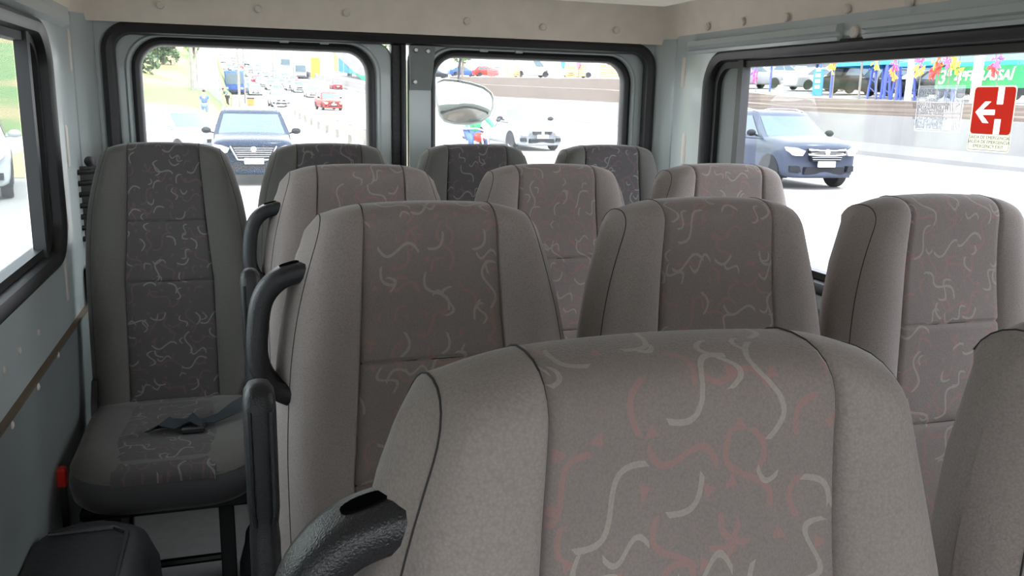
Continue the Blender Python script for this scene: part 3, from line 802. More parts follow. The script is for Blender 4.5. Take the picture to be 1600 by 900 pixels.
rows = [('EM CASO DE EMERGÊNCIA', .78), ('RETIRE A CAPA, USE O', .64), ('MARTELO PARA QUEBRAR', .51), ('O VIDRO', .38), ('EN CASO DE EMERGENCIA', .18), ('RETIRE LA CUBIERTA, USE', .05), ('EL MARTILLO PARA', -.08), ('ROMPER EL VIDRIO', -.21), ('IN CASE OF EMERGENCY', -.43), ('PULL THE LID, AND', -.56), ('USE THE HAMMER TO', -.69), ('BREAK THE GLASS', -.82)]
for s_, yy in rows: text('lettering', s_, w3*.135, INK2, s2, Matrix.Translation((-w3*.37, h3*yy, .0002)), .0001)

# ================================================================== OUTSIDE MIRROR AT THE RIGHT REAR WINDOW
t = tag(empty('parking_mirror', (.86, 3.42, H+.02)), 'oval outside parking mirror on an arm behind the right rear window', 'mirror')
cM = on_y(729, 158, 3.36); t.location = cM; t.rotation_euler = (R(-28), 0, R(6))
mw_, mh_ = .121, .096
mb = MB(); L = []
shape = [(-1, .55), (-.93, .86), (-.7, 1.0), (-.2, .98), (.3, .86), (.72, .68), (.95, .42), (1.0, .15), (.93, -.25), (.72, -.65), (.4, -.9), (0, -1.0), (-.5, -.98), (-.85, -.86), (-1.0, -.6), (-1.03, 0)]
for sc_, y in ((.6, .05), (.9, .035), (1.0, .012), (1.0, .0), (.965, -.003), (.955, .004)): L.append([(u*mw_*sc_, y, v*mh_*sc_) for u, v in shape])
mb.loft(L, True, True, False); mb.build('mirror_housing', mat('mirror_housing', (.30, .31, .29), .5), t, angle=50)
mb = MB(); L = []
for q in range(7): f = .955*(1-q/7.0); L.append([(u*mw_*f, .004-.020*(1-(q/7.0-1)**2), v*mh_*f) for u, v in shape])
mb.loft(L, True, False, True); mb.build('mirror_glass', mat('mirror_glass', (.85, .87, .82), .04, metal=1, var=.01), t, angle=80)
mb = MB(); mb.tube([(-.012, .012, mh_*.9), (-.012, .010, .11), (-.006, .0, .15), (.01, -.05, .24)], .006, 8, up=(0, 1, 0)); mb.tube([(-.012, .01, mh_*.85), (-.012, .01, .10)], .011, 10, up=(0, 1, 0)); mb.build('mirror_arm', BLK, t)

# ================================================================== OUTSIDE
G0 = H-1.80
GP = [(-60, -1.95), (22, -1.93), (35, -1.78), (50, -1.56), (70, -1.22), (95, -.75), (120, -.1), (160, 1.7), (220, 5.5), (300, 12.0), (400, 21.0), (520, 31)]
def gz(y): return H+interp(GP, y)                     # service lane on the left
def gh(y): return gz(y)+interp([(-60, .22), (50, .22), (90, 0)], y)   # highway lanes, a little higher
def ga(x, y): return gh(y) if x > 4.3 else gz(y)
ASPH = mat('asphalt', (.24, .232, .22), .9, var=.12, scale=.6)
CONC = mat('concrete', (.205, .20, .195), .85, var=.35, scale=.5, bump=.2, bscale=8, bdist=.02)
GRASS = mat('grass_bank', (.10, .17, .035), .95, var=.5, scale=.25, bump=.5, bscale=3, bdist=.1)
kg = NT('grass_and_dry_patches'); n1 = kg.noise(.12, 3, kg.coord()); n2 = kg.noise(2.5, 4, kg.coord())
rp_ = kg.n('ShaderNodeMapRange'); rp_.inputs[1].default_value = .46; rp_.inputs[2].default_value = .56; kg.l(n1.outputs[0], rp_.inputs[0])
cg = kg.mix(rp_.outputs[0], (.075, .16, .025, 1), (.25, .19, .07, 1)); kg.l(kg.mix(kg.ma('MULTIPLY', n2.outputs[0], .5), cg, (.05, .06, .02, 1)), kg.b.inputs['Base Color']); kg.b.inputs['Roughness'].default_value = .95; GRASS = kg.m
DIRT = mat('dry_earth', (.30, .22, .11), .95, var=.3, scale=.4)
WHITE = mat('white_paint_line', (.8, .8, .78), .7)
def hit(px, py, fn=None):
    d = ray(px, py); o = Vector((0, 0, H)); y = 3.5
    while y < 520:
        p = o+d*(y/d.y)
        if p.z <= (fn or gz)(p.y): return p
        y += .05+y*.002
    return p
# road surface following the rise of the hill
mb = MB(); ys = [-60, 0, 8, 15, 22, 30, 40, 50, 60, 70, 82, 95, 107, 120, 140, 160, 190, 220, 260, 300, 350, 400, 520]
mb.loft([[(x, y, ga(x, y)) for x in (-60, -4.6, 3.9, 4.5, 24.5, 60, 140)] for y in ys], False)
struct(mb.build('road_surface', ASPH, angle=80))
def strip(name, xs, y0, y1, m, wd=.14, dash=None):
    mb = MB(); y = y0
    while y < y1:
        e_ = min(y+(dash[0] if dash else 12), y1)
        seg = [lerp(y, e_, i/4) for i in range(5)]
        mb.loft([[(xs(q)-wd/2, q, ga(xs(q), q)+.012), (xs(q)+wd/2, q, ga(xs(q), q)+.012)] for q in seg], False)
        y += (dash[0]+dash[1]) if dash else 12
    return struct(mb.build(name, m, smooth=False))
strip('lane_line', lambda y: 22.6+.0*y, 10, 230, WHITE)
strip('lane_line', lambda y: 15.4, 6, 230, WHITE, dash=(4, 6)); strip('lane_line', lambda y: 8.6, 6, 200, WHITE, dash=(4, 6))
strip('lane_line', lambda y: 2.9, 6, 120, WHITE)

# concrete median barrier at the far side of the carriageway
bp = [hit(1700, 266, gh), hit(1600, 257, gh), hit(1320, 233, gh), hit(970, 206, gh), hit(800, 188, gh)]
bx = [(p.y, p.x) for p in bp]; bx.sort()
XBm = sum(p.x for p in bp)/len(bp)
far = [(100, XBm-1), (130, XBm-2.5), (170, XBm-5), (220, XBm-10), (300, XBm-22), (380, XBm-40)]
bar = [(4, XBm+.3), (20, XBm+.1), (45, XBm), (70, XBm-.3)]+far
mb = MB(); L = []
for y, x in bar:
    g = gh(y); L.append([(x-.35, y, g-.1), (x-.33, y, g+.12), (x-.14, y, g+.42), (x-.09, y, g+1.40), (x+.09, y, g+1.40), (x+.3, y, g-.1)])
mb.loft(L, True, True, True)
tag(mb.build('median_barrier', CONC, smooth=False), 'long pale concrete median barrier along the far side of the highway', 'barrier')

# terraced bank behind the barrier and the car park on top of it
BT = [(-10, -.4), (20, .05), (28, .25), (44, .55), (55, 1.2), (69, 2.0), (105, 2.8), (130, 3.4)]
def tz(y): return H+interp(BT, y)
k = NT('terraced_bank'); co = k.coord(); sx = k.n('ShaderNodeSeparateXYZ'); k.l(co, sx.inputs[0])
st_ = k.ma('SINE', k.ma('MULTIPLY', sx.outputs[2], 30)); nz = k.noise(.8, 4, co)
f_ = k.ma('ADD', k.ma('MULTIPLY', k.ma('GREATER_THAN', st_, .2), .35), k.ma('MULTIPLY', nz.outputs[0], .6))
k.l(k.mix(f_, (.065, .047, .038, 1), (.165, .130, .106, 1)), k.b.inputs['Base Color']); k.b.inputs['Roughness'].default_value = .9
BANK = k.m
mb = MB()
mb.loft([[(28.2, y, gz(y)-.1), (28.6, y, gz(y)+.9), (29.3, y, gz(y)+.95), (29.6, y, lerp(gz(y)+.95, tz(y), .6)), (30.4, y, lerp(gz(y)+.95, tz(y), .62)), (30.7, y, tz(y))] for y in (-10, 10, 20, 28, 36, 44, 55, 69, 85, 105, 130)], False)
struct(mb.build('bank_wall', BANK, smooth=False))
mb = MB(); mb.loft([[(30.7, y, tz(y)), (85, y, tz(y)+1.0), (86, y, tz(y)+1.5)] for y in (-10, 10, 20, 28, 36, 44, 55, 69, 85, 105, 130)], False)
struct(mb.build('car_park_ground', ASPH, smooth=False))
def on_park(px, X): p = on_x(px, 120, X); return Vector((X, p.y, tz(p.y)+(X-30.7)/54.3))

# ------------------------------------------------------------------ cars
TYRE = mat('tyre_rubber', (.02, .02, .02), .8); RIM = mat('alloy_rim', (.45, .46, .48), .3, metal=.8)
CGL = mat('car_glass', (.035, .07, .09), .12, var=.02, spec=.6)
DARKP = mat('car_dark_plastic', (.02, .021, .024), .6, spec=.15); LAMP = mat('headlamp_lens', (.75, .77, .8), .1, spec=1)
CHROME = mat('chrome', (.8, .8, .82), .15, metal=1); PLATE = mat('number_plate', (.78, .78, .76), .5)
PAINTS = {k_: mat('car_paint_'+k_, c, .25, var=.02, spec=.15) for k_, c in dict(navy=(.008, .018, .038), white=(.42, .43, .45), silver=(.24, .26, .29), steel=(.050, .060, .088), red=(.55, .03, .02), black=(.02, .022, .026), grey=(.22, .23, .25), blue=(.04, .10, .35), wine=(.25, .02, .03)).items()}
KIND = dict(
 suv=dict(L=4.3, W=1.78, Hh=1.62, hood=1.02, hood2=1.12, yf=1.0, yr=4.15, rf=1.75, rr=3.75, belt=1.08, cl=.24),
 sedan=dict(L=4.4, W=1.73, Hh=1.47, hood=.82, hood2=.95, yf=1.05, yr=4.0, rf=1.95, rr=3.2, belt=.98, cl=.18),
 hatch=dict(L=3.8, W=1.66, Hh=1.46, hood=.82, hood2=.95, yf=.95, yr=3.72, rf=1.65, rr=3.2, belt=.96, cl=.18),
 pickup=dict(L=5.2, W=1.86, Hh=1.82, hood=1.08, hood2=1.20, yf=1.25, yr=3.6, rf=2.0, rr=3.35, belt=1.20, cl=.28),
 van=dict(L=4.8, W=1.9, Hh=2.1, hood=1.0, hood2=1.15, yf=.55, yr=4.72, rf=1.35, rr=4.6, belt=1.15, cl=.22))
def car(kind, color, near=True, sub=1, roof=None, trim=True):
    p = KIND[kind]; L, W, Hh, cl = p['L'], p['W'], p['Hh'], p['cl']; hw = W/2; m = PAINTS[color]
    root = empty('car'); belt = p['belt']
    fc = lambda x: .20*abs(x/hw)**2.6
    # lower body: stations along y, each a cross section with curved ends
    def sect(y, zt, wf, zb, curve):
        pts = []
        w_ = hw*wf
        for u, z in ((0, zt+.02), (.5, zt+.012), (.80, zt-.01), (.95, zt-.06), (1.0, zt-.20), (1.0, (zt+zb)/2), (.985, zb+.12), (.93, zb), (.5, zb), (0, zb)):
            pts.append((u*w_, y+curve*fc(u*hw), z))
        return pts + [(-x, yy, z) for x, yy, z in pts[-2:0:-1]]
    st = [(0, p['hood']-.22, .80, cl+.10, 1), (.02, p['hood']-.10, .93, cl+.02, 1), (.14, p['hood']-.02, .985, cl, .9), (.5, p['hood']+.03, 1, cl, .5), (p['yf'], p['hood2'], 1, cl, 0), (p['yf']+.5, belt, 1, cl, 0), (L-.9, belt+.02, 1, cl, 0), (L-.15, belt, .97, cl+.03, 0), (L-.02, belt-.06, .93, cl+.08, 0), (L, belt-.2, .86, cl+.14, 0)]
    mb = MB(); mb.loft([sect(*q) for q in st], True, True, True); mb.build('body', m, root, sub=sub, angle=180)
    # cabin shell
    def lev(t):
        z = lerp(belt-.06, Hh-.05, t); return z, lerp(p['yf'], p['rf'], t**.92), lerp(p['yr'], p['rr'], t**1.15), lerp(hw*.95, hw*.74, t)
    def ringc(z, yf, yr, w_, n=6):
        pts = [(w_*u, yf+.14*abs(u)**3, z) for u in (-1, -.8, -.5, 0, .5, .8, 1)]
        pts += [(w_, lerp(yf+.14, yr-.1, i/n), z) for i in range(1, n)]
        pts += [(w_*u, yr-.1*abs(u)**3, z) for u in (1, .8, .5, 0, -.5, -.8, -1)]
        pts += [(-w_, lerp(yr-.1, yf+.14, i/n), z) for i in range(1, n)]
        return pts
    mb = MB(); Ls = [ringc(*lev(t)) for t in (0, .35, .7, .93, 1.0)]
    z, yf, yr, w_ = lev(1.0); Ls.append(ringc(z+.035, yf+.10, yr-.08, w_*.90)); Ls.append(ringc(z+.05, yf+.35, yr-.3, w_*.6))
    mb.loft(Ls, True, False, True); mb.build('cabin', PAINTS[roof] if roof else m, root, angle=50)
    # glazing
    def quadpatch(fn, name):
        mb = MB(); mb.loft([[fn(u, t) for u in (-1, -.6, -.2, .2, .6, 1)] for t in (.12, .4, .65, .88)], False)
        o = mb.build(name, CGL, root, angle=80); return o
    def wf_(u, t): z, yf, yr, w_ = lev(t); x = u*w_*.88; return (x, yf+.14*abs(u*.88)**3-.015, z)
    def wr_(u, t): z, yf, yr, w_ = lev(t); x = u*w_*.82; return (x, yr-.1*abs(u*.82)**3+.015, z)
    quadpatch(wf_, 'windscreen'); quadpatch(wr_, 'rear_window')
    y_mid = lerp(p['rf'], p['rr'], .42)
    for s in (-1, 1):
        spans = [(0, .47), (.52, 1.0)] if kind != 'van' else [(0, .30)]
        for a, b in spans:
            def sd_(u, t):
                z, yf, yr, w_ = lev(t); y0, y1 = yf+.26, yr-.28 if kind != 'suv' else yr-.25
                q = lerp(a, b, (u+1)/2)
                return (s*(w_+.012), lerp(y0, y1, q), z)
            quadpatch(sd_, 'side_window')
    # wheels
    for s in (-1, 1):
        for yw in (.80, L-.85):
            r_ = .33 if kind in ('suv', 'pickup', 'van') else .30
            mb = MB(); mb.lathe([(r_*.6, s*(hw-.20)), (r_*.95, s*(hw-.20)), (r_, s*(hw-.17)), (r_, s*(hw-.03)), (r_*.94, s*(hw-.005)), (r_*.66, s*(hw-.01))], (0, yw, r_), 'x', 20)
            wh = mb.build('wheel', TYRE, root)
            if near:
                mb = MB(); mb.lathe([(r_*.66, s*(hw-.03)), (r_*.62, s*(hw+.0)), (r_*.5, s*(hw-.02)), (r_*.15, s*(hw-.01)), (.001, s*(hw-.0))], (0, yw, r_), 'x', 10); mb.build('rim', RIM, wh)
            mb = MB(); mb.loft([[(s*(hw-.25), yw+math.cos(a)*(r_+.06), r_+math.sin(a)*(r_+.06)) for a in [PI*i/12 for i in range(-1, 14)]], [(s*(hw+.004), yw+math.cos(a)*(r_+.06), r_+math.sin(a)*(r_+.06)) for a in [PI*i/12 for i in range(-1, 14)]]], True, True, True)
            mb.build('wheel_arch', DARKP, root, smooth=False)
    def face(name, poly, mm, off=.02, parent=None):
        mb = MB(); mb.loft([[(x, fc(x)*.95+.03-off, z) for x, z in poly], [(x, fc(x)*.95+.16, z) for x, z in poly]], True, True, True); return mb.build(name, mm, parent or root, smooth=False)
    hh = p['hood']
    if near:
        for s in (-1, 1):
            face('headlamp', [(s*hw*.56, hh-.20), (s*hw*.62, hh-.30), (s*hw*.80, hh-.30), (s*hw*.93, hh-.20), (s*hw*.93, hh-.13), (s*hw*.75, hh-.14)], LAMP, .03)
            mb = MB(); mb.ell((s*(hw+.10), p['yf']+.42, belt+.06), (.11, .07, .075)); mb.tube([(s*(hw-.08), p['yf']+.45, belt), (s*(hw+.06), p['yf']+.43, belt+.03)], .02); mb.build('wing_mirror', DARKP if color != 'white' else m, root)
            face('fog_recess', [(s*hw*.62, cl+.14), (s*hw*.86, cl+.14), (s*hw*.86, cl+.26), (s*hw*.66, cl+.26)], DARKP, .02)
    gp = [(-hw*.50, hh-.16), (hw*.50, hh-.16), (hw*.36, hh-.42), (-hw*.36, hh-.42)] if kind == 'suv' else [(-hw*.42, hh-.16), (hw*.42, hh-.16), (hw*.38, hh-.26), (-hw*.38, hh-.26)]
    gr = face('grille', gp, DARKP, .025)
    if near and kind == 'suv':
        mb = MB()
        for q in range(5):
            z = hh-.20-.045*q; mb.box((-hw*(.46-.02*q), -.002, z), (hw*(.46-.02*q), .012, z+.012))
        mb.build('grille_bar', RIM, gr, smooth=False)
        mb = MB()
        for s in (-1, 1): mb.tube([(s*hw*.54, .02, hh-.16), (s*hw*.38, .0, hh-.44), (s*hw*.0, -.01, hh-.46)], .018, 6)
        if not trim:
            mb = MB()
            for zz in (.17, .27): mb.tube([(-hw*.5, .02, hh-zz), (-hw*.2, -.01, hh-zz-.02), (0, -.015, hh-zz-.02), (hw*.2, -.01, hh-zz-.02), (hw*.5, .02, hh-zz)], .02, 6)
        mb.build('grille_trim', CHROME, gr)
    mb = MB(); mb.lathe([(.065, .012), (.06, -.008), (.001, -.012)], (0, 0, hh-.22), 'y', 16)
    if near: mb.build('badge', CHROME, gr)
    face('lower_intake', [(-hw*.55, cl+.10), (hw*.55, cl+.10), (hw*.5, cl+.24), (-hw*.5, cl+.24)], DARKP, .02)
    mb = MB(); mb.box((-.20, -.02, cl+.25), (.20, .02, cl+.37)); mb.build('number_plate', PLATE, root, smooth=False)
    if near and kind in ('suv', 'pickup'):
        for s in (-1, 1):
            mb = MB(); mb.tube([(s*hw*.66, p['rf']+.15, Hh-.02), (s*hw*.68, p['rf']+.5, Hh+.03), (s*hw*.68, p['rr']-.4, Hh+.03), (s*hw*.66, p['rr']-.1, Hh-.02)], .018, 6); mb.build('roof_rail', RIM, root)
    return root
def put(root, x, y, z, rz=0, label=None, group=None, cat='car'):
    root.location = (x, y, z); root.rotation_euler = (0, 0, rz); return tag(root, label, cat, group)

k_ = car('suv', 'navy', roof='navy'); a = hit(338, 266); b = hit(452, 262)
pitch = lambda y, L=4.3: math.atan2(gz(y+L)-gz(y), L)
def setcar(o, x, y, label, group=None, rz=0, scale=None, cat='car'):
    o.location = (x, y, ga(x, y)); o.rotation_euler = (pitch(y), 0, rz); tag(o, label, cat, group)
    return o
setcar(k_, .30, 19.6, 'dark blue suv with chrome badge and grille directly behind the left rear window')
sv = car('suv', 'steel', trim=False); c_ = hit(1262, 300, gh); setcar(sv, c_.x+.55, c_.y+.2, 'blue grey suv with bright headlamp seen through the right side window', rz=R(-2))
sdn = car('sedan', 'silver'); c_ = hit(852, 237, gh); setcar(sdn, c_.x-.1, c_.y, 'silver sedan behind the right rear window beside the green motorcyclist', rz=R(6))
rdh = car('hatch', 'red'); c_ = hit(522, 173, gh); setcar(rdh, c_.x, c_.y, 'red hatchback on the empty highway lanes seen through the left rear window', rz=R(8))
pk = car('hatch', 'white'); c_ = on_y(300, 192, 27.2)
pk.location = (c_.x+.75, 26.2, gz(26)); pk.rotation_euler = (0, 0, R(32)); tag(pk, 'white car angled across the lane behind the dark blue suv', 'car')
wsv = car('suv', 'white'); wsv.location = (-4.7, 17.0, gz(17)); wsv.rotation_euler = (0, 0, R(12)); tag(wsv, 'white car glimpsed through the left side window', 'car')
wcr = car('sedan', 'white'); c_ = hit(440, 168); wcr.location = c_; wcr.rotation_euler = (pitch(c_.y), 0, R(3)); tag(wcr, 'white car leading the queue in the middle lanes of the highway', 'car')
wc2 = car('hatch', 'white'); c_ = hit(436, 150); wc2.location = c_; wc2.rotation_euler = (pitch(c_.y), 0, R(3)); tag(wc2, 'white hatchback following right behind the queue leader', 'car')

# queue of small cars climbing the hill
protos = {}
for kd, cl_ in (('sedan', 'white'), ('hatch', 'silver'), ('suv', 'grey'), ('sedan', 'black'), ('hatch', 'white'), ('suv', 'white'), ('sedan', 'blue'), ('van', 'white'), ('hatch', 'wine'), ('suv', 'silver')):
    protos[(kd, cl_)] = None
cnt = 0
lanes = []
def road_pt(frac, y):          # frac 0..1 across the climbing carriageway, which bends left uphill
    bend = interp([(0, 0), (100, 0), (160, -3), (220, -8), (300, -20), (380, -36), (480, -60)], y)
    return bend + lerp(3.2, 15.0, frac)
spots2 = []
for y in (121, 131, 142, 154, 166, 179, 193, 208, 224, 241, 260, 281, 304, 329):
    for fr in (.05, .33, .62):
        if rnd.random() < .93: spots2.append((fr+rnd.uniform(-.03, .03), y+rnd.uniform(-3, 3)))
    if y > 165 and rnd.random() < .8: spots2.append((.90, y+rnd.uniform(-3, 3)))
keys = list(protos)
spots2 = [(f_, y_) for f_, y_ in spots2 if all(abs(road_pt(f_, y_)-q.location.x) > 2.2 or abs(y_-q.location.y) > 7 for q in (wcr, wc2))]
for fr, y in spots2:
    kk = keys[rnd.choice((0, 0, 1, 2, 3, 4, 4, 5, 5, 6, 7, 8, 9, 1))]
    if protos[kk] is None:
        protos[kk] = car(kk[0], kk[1], near=False, sub=0); o = protos[kk]
    else: o = copy_tree(protos[kk])
    o.location = (road_pt(fr, y), y, gz(y)); o.rotation_euler = (pitch(y), 0, R(2+max(0, (y-120))*.05))
    cn = {'sedan': 'sedan', 'hatch': 'hatchback', 'suv': 'suv', 'van': 'van'}[kk[0]]; co_ = {'wine': 'dark red'}.get(kk[1], kk[1])
    tag(o, 'tiny %s %s in the far traffic queue climbing the hill' % (co_, cn), 'car', '%s %ss in the far traffic queue' % (co_, cn))
# bus in the queue
def bus(color, label, loc, rz=0):
    t = tag(empty('bus'), label, 'bus'); m = PAINTS[color]
    mb = MB(); mb.box((-1.2, 0, .35), (1.2, 9, 3.1), .12); mb.build('bus_body', m, t, angle=50)
    mb = MB(); mb.box((-1.08, -.03, 1.35), (1.08, .03, 2.75), 0); mb.build('windscreen', CGL, t, smooth=False)
    for s in (-1, 1):
        mb = MB(); mb.box((s*1.205-.01, .6, 1.6), (s*1.205+.01, 8.6, 2.6)); mb.build('side_window', CGL, t, smooth=False)
        for yw in (1.6, 7.2):
            mb = MB(); mb.lathe([(.28, s*.95), (.48, s*.95), (.48, s*1.22), (.28, s*1.2)], (0, yw, .48), 'x', 16); mb.build('wheel', TYRE, t)
        mb = MB(); mb.box((s*.95-.15, -.04, .75), (s*.95+.15, .02, .95)); mb.build('headlamp', LAMP, t, smooth=False)
    mb = MB(); mb.box((-1.0, -.05, .45), (1.0, .02, .62)); mb.build('bumper', DARKP, t, smooth=False)
    t.location = loc; t.rotation_euler = (0, 0, rz); return t
c_ = hit(367, 148); bus('blue', 'small dark blue bus in the queue left of the white cars', (c_.x, c_.y, gz(c_.y)))

# ------------------------------------------------------------------ guard rail beside the dark suv
tg = tag(empty('guard_rail'), 'weathered steel guard rail between the service lane and the highway', 'guard rail')
GRM = mat('weathered_galvanised', (.17, .16, .14), .6, var=.3, scale=2)
g0, g1 = (4.0, 30.0), (3.6, 66.0)
def gp_(y): return lerp(g0[0], g1[0], (y-g0[1])/(g1[1]-g0[1]))
sec = [(-.03, .45), (.05, .50), (.05, .56), (-.03, .61), (.05, .66), (.05, .73), (-.03, .78), (-.05, .78), (-.05, .45)]
mb = MB(); mb.loft([[(gp_(y)+a_, y, gz(y)+b_) for a_, b_ in sec] for y in (29, 36, 44, 52, 60, 66)], True, True, True); mb.build('rail', GRM, tg, smooth=False)
y = 30.0
while y < 66:
    mb = MB(); mb.box((gp_(y)+.05, y-.07, gz(y)-.05), (gp_(y)+.2, y+.07, gz(y)+.80)); mb.build('post', GRM, tg, smooth=False); y += 4.0

RAMP = [(y_, on_y(322, py_, y_).x, on_y(322, py_, y_).z-H) for y_, py_ in ((75, 142), (90, 122), (105, 105), (140, 67), (170, 45))]
# ------------------------------------------------------------------ people
SKIN = mat('skin', (.42, .24, .16), .6); HAIR = mat('dark_hair', (.02, .015, .012), .8)
CLOTH = {n_: mat('cloth_'+n_, c, .85) for n_, c in dict(blue=(.05, .10, .32), denim=(.10, .16, .28), green=(.05, .38, .16), navy=(.03, .04, .12), teal=(.05, .25, .22), white=(.7, .7, .7), orange=(.6, .2, .05), black=(.02, .02, .02)).items()}
def skinned(name, joints, edges, m, parent, root=0, sub=1):
    me = bpy.data.meshes.new(name); me.from_pydata([j[0] for j in joints], edges, []); me.materials.append(m)
    o = bpy.data.objects.new(name, me); C.objects.link(o); o.parent = parent
    md = o.modifiers.new('skin', 'SKIN'); md.use_smooth_shade = True
    for i, v in enumerate(me.skin_vertices[0].data):
        v.radius = joints[i][1] if isinstance(joints[i][1], tuple) else (joints[i][1],)*2
        v.use_root = (i == root)
    s_ = o.modifiers.new('sub', 'SUBSURF'); s_.levels = sub; s_.render_levels = sub
    return o
def person(label, loc, rz, top, bottom, pose, short=True, helmet=None):
    t = tag(empty('person', loc, rz), label, 'person')
    P = dict(pel=(0, 0, .95), che=(0, .01, 1.28), nek=(0, .01, 1.46), hed=(0, -.01, 1.60), hd2=(0, -.01, 1.68),
             sl=(.19, .01, 1.40), el=(.25, .03, 1.13), wl=(.26, -.04, .88), hl=(.26, -.06, .80), sr=(-.19, .01, 1.40), er=(-.25, .03, 1.13), wr=(-.26, -.04, .88), hr=(-.26, -.06, .80),
             jl=(.10, 0, .90), kl=(.12, -.03, .50), al=(.13, .02, .08), tl=(.14, -.14, .04), jr=(-.10, 0, .90), kr=(-.12, .03, .50), ar=(-.13, .10, .08), tr=(-.14, -.05, .04))
    P.update(pose)
    rad = dict(pel=.13, che=(.16, .11), nek=.055, hed=.085, hd2=.075, sl=.06, el=.042, wl=.03, hl=.035, sr=.06, er=.042, wr=.03, hr=.035, jl=.09, kl=.06, al=.04, tl=.035, jr=.09, kr=.06, ar=.04, tr=.035)
    ks = list(P); E_ = [('pel', 'che'), ('che', 'nek'), ('nek', 'hed'), ('hed', 'hd2'), ('che', 'sl'), ('sl', 'el'), ('el', 'wl'), ('wl', 'hl'), ('che', 'sr'), ('sr', 'er'), ('er', 'wr'), ('wr', 'hr'), ('pel', 'jl'), ('jl', 'kl'), ('kl', 'al'), ('al', 'tl'), ('pel', 'jr'), ('jr', 'kr'), ('kr', 'ar'), ('ar', 'tr')]
    skinned('body', [(P[k_], rad[k_]) for k_ in ks], [(ks.index(a), ks.index(b)) for a, b in E_], SKIN, t)
    def mid(a, b, f): return tuple(lerp(P[a][i], P[b][i], f) for i in range(3))
    f = .55 if short else .97
    J = [(P['pel'], .155), (P['che'], (.185, .13)), (mid('che', 'nek', .75), .075), (P['sl'], .075), (mid('sl', 'el', f), .062), (P['sr'], .075), (mid('sr', 'er', f), .062)]
    Ed = [(0, 1), (1, 2), (1, 3), (3, 4), (1, 5), (5, 6)]
    if not short:
        J += [(P['wl'], .045), (P['wr'], .045)]; Ed += [(4, 7), (6, 8)]
    skinned('shirt', J, Ed, CLOTH[top], t)
    J = [(P['pel'], .15), (P['jl'], .105), (P['kl'], .08), (P['jr'], .105), (P['kr'], .08)]; Ed = [(0, 1), (1, 2), (0, 3), (3, 4)]
    if bottom[1]: J += [(P['al'], .06), (P['ar'], .06)]; Ed += [(2, 5), (4, 6)]
    skinned('trousers' if bottom[1] else 'shorts', J, Ed, CLOTH[bottom[0]], t)
    hx, hy, hz = P['hd2']
    mb = MB(); mb.ell((hx, hy+.015, hz+.02), (.095, .108, .085) if not helmet else (.15, .17, .16)); mb.build('helmet' if helmet else 'hair', CLOTH[helmet] if helmet else HAIR, t)
    mb = MB()
    for s in (-1, 1): mb.box((P['al'][0]*0+(P['al'] if s > 0 else P['ar'])[0]-.05, (P['al'] if s > 0 else P['ar'])[1]-.17, (P['al'] if s > 0 else P['ar'])[2]-.08), ((P['al'] if s > 0 else P['ar'])[0]+.05, (P['al'] if s > 0 else P['ar'])[1]+.07, (P['al'] if s > 0 else P['ar'])[2]+.02), .02)
    mb.build('shoes', CLOTH['black'], t)
    return t
def gp3(px, py): p = hit(px, py); p.z = gz(p.y); return p
person('man in blue t-shirt and denim shorts walking between the waiting cars', gp3(321, 190), R(4), 'blue', ('denim', False), {})
person('man in navy shirt and dark shorts standing by the roadside stall', gp3(342, 168), R(20), 'navy', ('navy', False), {})
person('man in teal shirt bending beside the roadside stall', gp3(356, 168), R(-60), 'teal', ('black', True), dict(che=(0, -.14, 1.22), nek=(0, -.28, 1.36), hed=(0, -.36, 1.46), hd2=(0, -.38, 1.53), sl=(.17, -.18, 1.32), sr=(-.17, -.18, 1.32), el=(.2, -.28, 1.08), er=(-.2, -.28, 1.08), wl=(.15, -.45, .95), wr=(-.15, -.45, .95), hl=(.15, -.52, .92), hr=(-.15, -.52, .92)))
person('distant person in dark clothes walking down the concrete ramp', Vector((on_y(315, 80, 128).x, 128, interp([(a_, c_) for a_, b_, c_ in RAMP], 128)+H)), R(0), 'navy', ('black', True), {})
# roadside stall
c_ = gp3(372, 166); t = tag(empty('folding_table', c_), 'small folding table of the roadside vendor behind the dark suv', 'table')
mb = MB(); mb.box((-.6, -.3, .70), (.6, .3, .75), .01); mb.build('table_top', CONC, t)
for sx_ in (-1, 1):
    for sy_ in (-1, 1): mb = MB(); mb.tube([(sx_*.55, sy_*.25, .70), (sx_*.55, sy_*.25, 0)], .025, 6); mb.build('leg', GRM, t)
c_ = gp3(392, 165); t = tag(empty('plastic_crate', c_), 'orange crate with dark lid standing on the road right of the stall', 'crate')
mb = MB(); mb.box((-.32, -.25, 0), (.32, .25, .62), .03); mb.build('crate_body', CLOTH['orange'], t)
mb = MB(); mb.box((-.35, -.28, .62), (.35, .28, .74), .03); mb.build('lid', CLOTH['black'], t)

# motorcycle with rider in green
cb_ = hit(757, 232); cb_.z = gz(cb_.y)
cb_ = Vector((on_y(752, 205, 20.6).x, 20.0, gh(20)))
t = tag(empty('motorcycle', cb_, R(8)), 'red and black motorcycle beside the silver sedan', 'motorcycle')
for y in (0, 1.28):
    mb = MB(); mb.lathe([(.22, -.045), (.29, -.05), (.31, 0), (.29, .05), (.22, .045)], (0, y, .31), 'x', 22); wh = mb.build('wheel', TYRE, t)
    mb = MB(); mb.lathe([(.05, -.05), (.05, .05)], (0, y, .31), 'x', 10)
    for q in range(6): a = PI*q/3; mb.tube([(0, y, .31), (0, y+.23*math.cos(a), .31+.23*math.sin(a))], .012, 5)
    mb.build('spoked_hub', RIM, wh)
mb = MB()
for s in (-.07, .07): mb.tube([(s, 0, .31), (s, .20, .90)], .02, 6)
mb.build('front_fork', CHROME, t)
mb = MB(); mb.tube([(0, .22, .88), (0, .55, .50), (0, .85, .42), (0, 1.28, .36)], .045, 8); mb.box((-.11, .50, .30), (.11, .85, .58), .03); mb.build('frame_and_engine', BLK, t)
